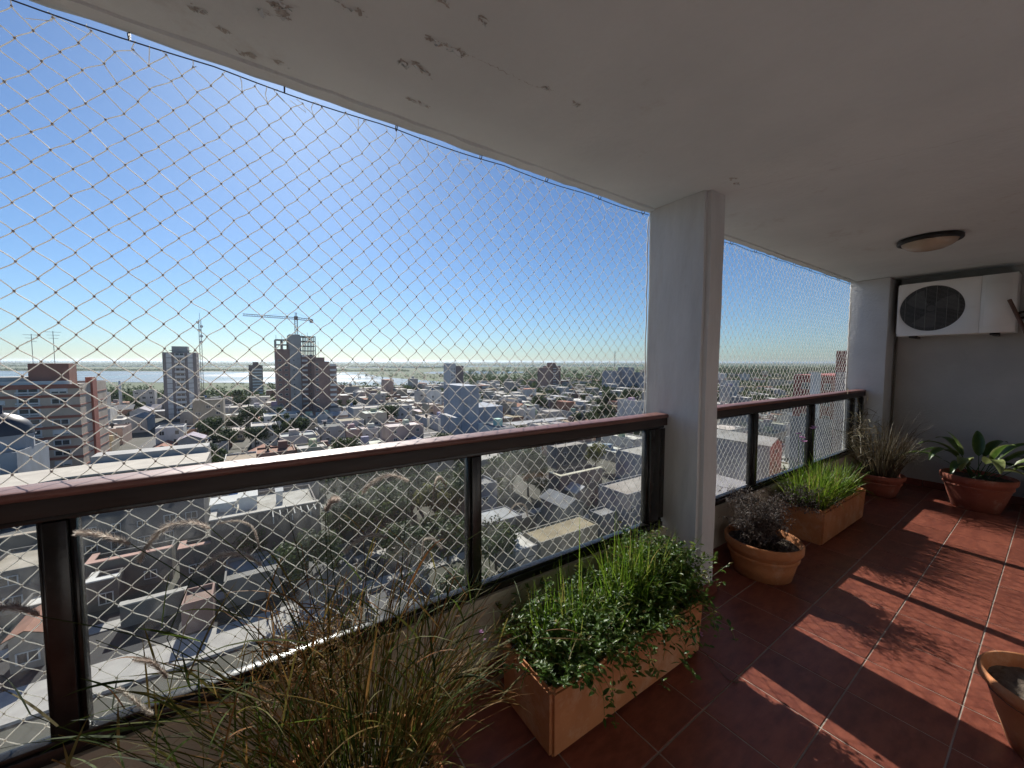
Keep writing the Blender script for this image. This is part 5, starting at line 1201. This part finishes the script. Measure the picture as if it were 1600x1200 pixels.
def trunk_mesh(name, seed, h, r, rx):
    R = random.Random(seed); q = MB(); q.tube([(0, 0, -.2), (R.gauss(0, .1), R.gauss(0, .1), h*.5), (R.gauss(0, .2), R.gauss(0, .2), h)], [r, r*.75, r*.5], 7)
    for i in range(6):
        a = i * 1.05 + R.uniform(-.3, .3); e = (math.cos(a)*rx*.6, math.sin(a)*rx*.6, h + R.uniform(.8, 2.6)); q.tube([(0, 0, h*R.uniform(.6, .95)), (e[0]*.5, e[1]*.5, h*.9 + .6), e], [r*.45, r*.3, r*.1], 5)
    return q.mesh(name)
TREES = []
for i, (rx, rz, lf, sz, th) in enumerate(((3.4, 2.6, 1500, .26, 2.4), (4.4, 3.0, 2000, .30, 3.0), (2.6, 2.6, 1100, .24, 2.2), (5.2, 3.6, 2600, .32, 3.4), (3.0, 3.8, 1500, .27, 2.6), (1.6, 4.4, 1200, .24, 1.2))):
    TREES.append((crown_mesh('crown', 40 + i, rx, rz, lf, sz, th + rz * .8, 18), trunk_mesh('trunk', 60 + i, th + rz * .3, .22 + .03*i, rx)))
for c, t in TREES: c.materials.append(m_crown); t.materials.append(m_trunk)
CROWN_Y = crown_mesh('crown', 90, 3.4, 2.8, 2200, .24, 4.4, 20); CROWN_Y.materials.append(m_crowny)
def tree(x, y, i, s, label, group=None, crown=None, z=G):
    r = empty('tree', label, 'tree', (x, y, z), group); r.scale = (s, s, s * R2.uniform(.88, 1.12)); r.rotation_euler.z = R2.uniform(0, 6.28)
    ob('trunk', TREES[i][1], None, r); ob('crown', crown or TREES[i][0], None, r); return r
# the trees one can tell apart near the railing
NT = [(560, 800, 3, 1.35, 'big dark tree right of the brown warehouse'), (600, 850, 1, 1.3, 'dark leafy tree behind the tall grass plumes'), (535, 870, 4, 1.2, 'slender dark tree beside the warehouse corner'),
      (640, 905, 3, 1.0, 'broad dark tree low behind the grass blades'), (715, 800, 1, 1.1, 'dark tree touching the middle post'), (800, 775, 3, 1.2, 'broad dark tree right of the middle post'), (775, 890, 1, 1.0, 'dark tree at the foot of the middle post'),
      (830, 755, 4, 1.2, 'slim dark tree left of the bright parapet house'), (612, 770, 4, 1.2, 'tall grey green tree under the railing cap'), (700, 880, 1, 1.1, 'round dark tree left of the middle post'),
      (330, 695, 1, 1.25, 'dark garden tree right of the long pale block'), (352, 705, 3, 1.0, 'spreading tree before the white villa'), (440, 700, 5, 2.0, 'dark conical conifer before the unfinished tower'), (400, 700, 1, 1.1, 'round tree in front of the white villa'),
      (372, 640, 4, 1.6, 'dark tree left of the small river tower'), (395, 880, 1, .8, 'small dark tree in the yard before the warehouse'), (480, 930, 3, .9, 'low spreading tree behind the straw tuft')]
for (px, py, i, s, lab) in NT:
    p = on_z(px, py, G); tree(p.x, p.y, i, s, lab)
p = on_z(683, 830, G); tree(p.x, p.y, 0, 1.25, 'yellow green tree shining between dark trees behind the glass', None, CROWN_Y)
p = on_z(930, 735, G); tree(p.x, p.y, 0, 1.15, 'ochre tinted tree beside the bright parapet house', None, CROWN_Y)
# palm-like araucaria by the slim tower
p = on_z(326, 668, G); ar = empty('palm_tree', 'single tall palm with spiky crown right of the slim brown tower', 'palm', (p.x, p.y, G))
q = MB(); q.tube([(0, 0, 0), (.1, 0, 8), (0, 0, 15.5)], [.35, .28, .22], 8); q.build('trunk', m_trunk, ar, True); q = MB()
for i in range(46):
    a = R2.uniform(0, 6.28); el = R2.uniform(-.3, 1.2); blade(q, (0, 0, 15.4), (math.cos(a), math.sin(a), el), R2.uniform(2.4, 3.6), .5, .35, 6, R2.uniform(.3, 1))
q.build('crown', m_crown, ar)
R2.shuffle(gaps); gaps.sort(key=lambda g_: g_[2]); pos = []
for (x, y, w) in gaps:
    for k in range(2 if w < 260 else 3): pos.append((x + R2.uniform(-5, 5), y + R2.uniform(-5, 5), w))
ni = 0; far = MB()
def far_tree(q, x, y, s, n=34):
    base = R2.uniform(0, .6)
    for k in range(n):
        d = Vector((R2.gauss(0, 1), R2.gauss(0, 1), R2.gauss(0, .8))); d.normalize(); d *= R2.random() ** .4; pnt = Vector((x + d.x * 3.2 * s, y + d.y * 3.2 * s, 3.6 * s + d.z * 2.9 * s)); a = R2.uniform(0, 6.28); s1 = Vector((math.cos(a), math.sin(a), R2.gauss(0, .6))) * .85 * s; t1 = Vector((R2.gauss(0, .5), R2.gauss(0, .5), 1)).normalized() * .6 * s
        q.add([pnt - s1, pnt - t1, pnt + s1, pnt + t1], [(0, 1, 2, 3)], min(1, max(0, base + R2.gauss(.1, .15))))
    q.add([(x - .2*s, y, 0), (x + .2*s, y, 0), (x + .2*s, y, 3*s), (x - .2*s, y, 3*s)], [(0, 1, 2, 3)], 0)
for (x, y, w) in pos:
    if clash(x - 1.5, y - 1.5, 3, 3): continue
    if ni < 170: LATER.append(tree(x, y, R2.randint(0, 4), R2.uniform(.8, 1.35), 'leafy green tree', 'trees between the town roofs')); ni += 1
    else: far_tree(far, x, y, R2.uniform(.8, 1.5))
o = far.build('distant_treetops', m_crown, None, False, (0, 0, G)); tag(o, 'far tree tops of the town merging together', 'trees', kind='stuff')

# ---- say which house or tree each one is: by its look, then by the landmark it stands nearest to, last by its order there
LM = [(70, 640, 'the banded apartment block'), (285, 630, 'the slim brown tower'), (200, 725, 'the long pale block'), (401, 600, 'the small river tower'), (462, 620, 'the unfinished tower'), (512, 620, 'the brick tower'), (720, 605, 'the white and brown tower'),
      (755, 650, 'the blank grey block'), (865, 595, 'the far brick tower'), (980, 600, 'the pale blocks'), (420, 830, 'the brown warehouse'), (600, 636, 'the wide grey block'), (850, 660, 'the long metal shed'), (683, 790, 'the yellow green tree'),
      (900, 735, 'the bright parapet house'), (960, 780, 'the three storey house'), (1280, 600, 'the red building'), (1150, 640, 'the pillar'), (412, 665, 'the white villa'), (205, 660, 'the gabled hall')]
def ordw(i): return str(i + 1) + 'th'
ORD = ['first', 'second', 'third', 'fourth', 'fifth', 'sixth', 'seventh', 'eighth', 'ninth', 'tenth', 'eleventh', 'twelfth']
seen = {}
for t in LATER:
    px, py, w = to_px((t.location.x, t.location.y, G + 4)); _, lx, ly, nm = min((math.hypot(px - a, (py - c) * 1.6), a, c, nm) for a, c, nm in LM)
    rel = 'before' if py - ly > 24 else ('beyond' if ly - py > 24 else ('left of' if px < lx else 'right of'))
    seen.setdefault(f"{t['label']} {rel} {nm}", []).append((px, t))
for lab, L_ in seen.items():
    L_.sort(key=lambda q: q[0])
    for i, (px, t) in enumerate(L_): t['label'] = lab if len(L_) == 1 else lab.replace(' with', '', 1).replace('two storey', 'taller') + f', {ORD[i] if i < len(ORD) else ordw(i)} from left'

# ---- river bank scrub and wooded islands (one mass)
sc = MB()
def scrub(x0, x1, d0, d1, n, s0, s1):
    for i in range(n):
        px = R2.uniform(x0, x1); d = d0 + (d1 - d0) * R2.random(); p = on_z(px, hz(px) + d, G); far_tree(sc, p.x, p.y, R2.uniform(s0, s1), 16)
scrub(-80, 430, 46, 64, 260, .5, 1.3); scrub(150, 430, 56, 72, 160, .8, 1.6); scrub(420, 720, 38, 50, 240, .5, 1.3); scrub(-80, 600, 35, 46, 160, .3, .8); scrub(720, 1010, 18, 40, 520, 1.0, 2.2)
scrub(1120, 1340, 8, 24, 600, 1.5, 3.2); scrub(700, 1010, 8, 20, 200, 1.2, 2.4); scrub(560, 700, 20, 29, 70, .6, 1.4)
o = sc.build('bank_scrub', m_crown, None, False, (0, 0, G)); tag(o, 'green scrub and low trees along the river bank', 'scrub', kind='stuff')
wd = MB()
def woods(x0, x1, d, n, s0, s1, spread=.2):
    for i in range(n):
        px = x0 + (x1 - x0) * (i + R2.random()) / n; p = on_z(px, hz(px) + d * (1 + R2.gauss(0, spread * .1)), G); far_tree(wd, p.x, p.y, R2.uniform(s0, s1), 10)
woods(-100, 640, 15.9, 900, .8, 1.6, .1); woods(430, 700, 10.6, 420, 1.4, 2.4, .1); woods(-100, 420, 9.9, 500, 1.2, 2.2, .1); woods(-100, 1010, 6.6, 900, 1.6, 2.8, .15); woods(-100, 1340, 4.4, 900, 2.0, 4.0, .2); woods(-100, 1340, 2.6, 900, 4, 7); woods(-100, 1340, 1.4, 700, 7, 12)
o = wd.build('island_woods', m_crown, None, False, (0, 0, G)); tag(o, 'dark wooded strips on the river islands', 'woodland', kind='stuff')

# ---- the building that carries the balcony
o = MB().box(-14, X_END + .1, -14, 1.74, G, -.23).build('tower_facade', m_wall, None); tag(o, 'facade of the building below the balcony', 'facade', kind='structure')

# ---- haze over the whole plain
HAZE = True
if HAZE:
    hm = bpy.data.materials.new('haze_air'); hm.use_nodes = True; nt = hm.node_tree; nt.nodes.clear(); ho = nt.nodes.new('ShaderNodeOutputMaterial'); pv = nt.nodes.new('ShaderNodeVolumePrincipled')
    pv.inputs['Color'].default_value = (.74, .87, 1.0, 1); pv.inputs['Density'].default_value = 0.000042; pv.inputs['Anisotropy'].default_value = 0.55; nt.links.new(pv.outputs[0], ho.inputs['Volume'])
    o = MB().box(-130000, 130000, -130000, 130000, G - 1.5, 28).build('haze', hm); tag(o, 'thin pale air over the river plain', 'haze', kind='stuff')
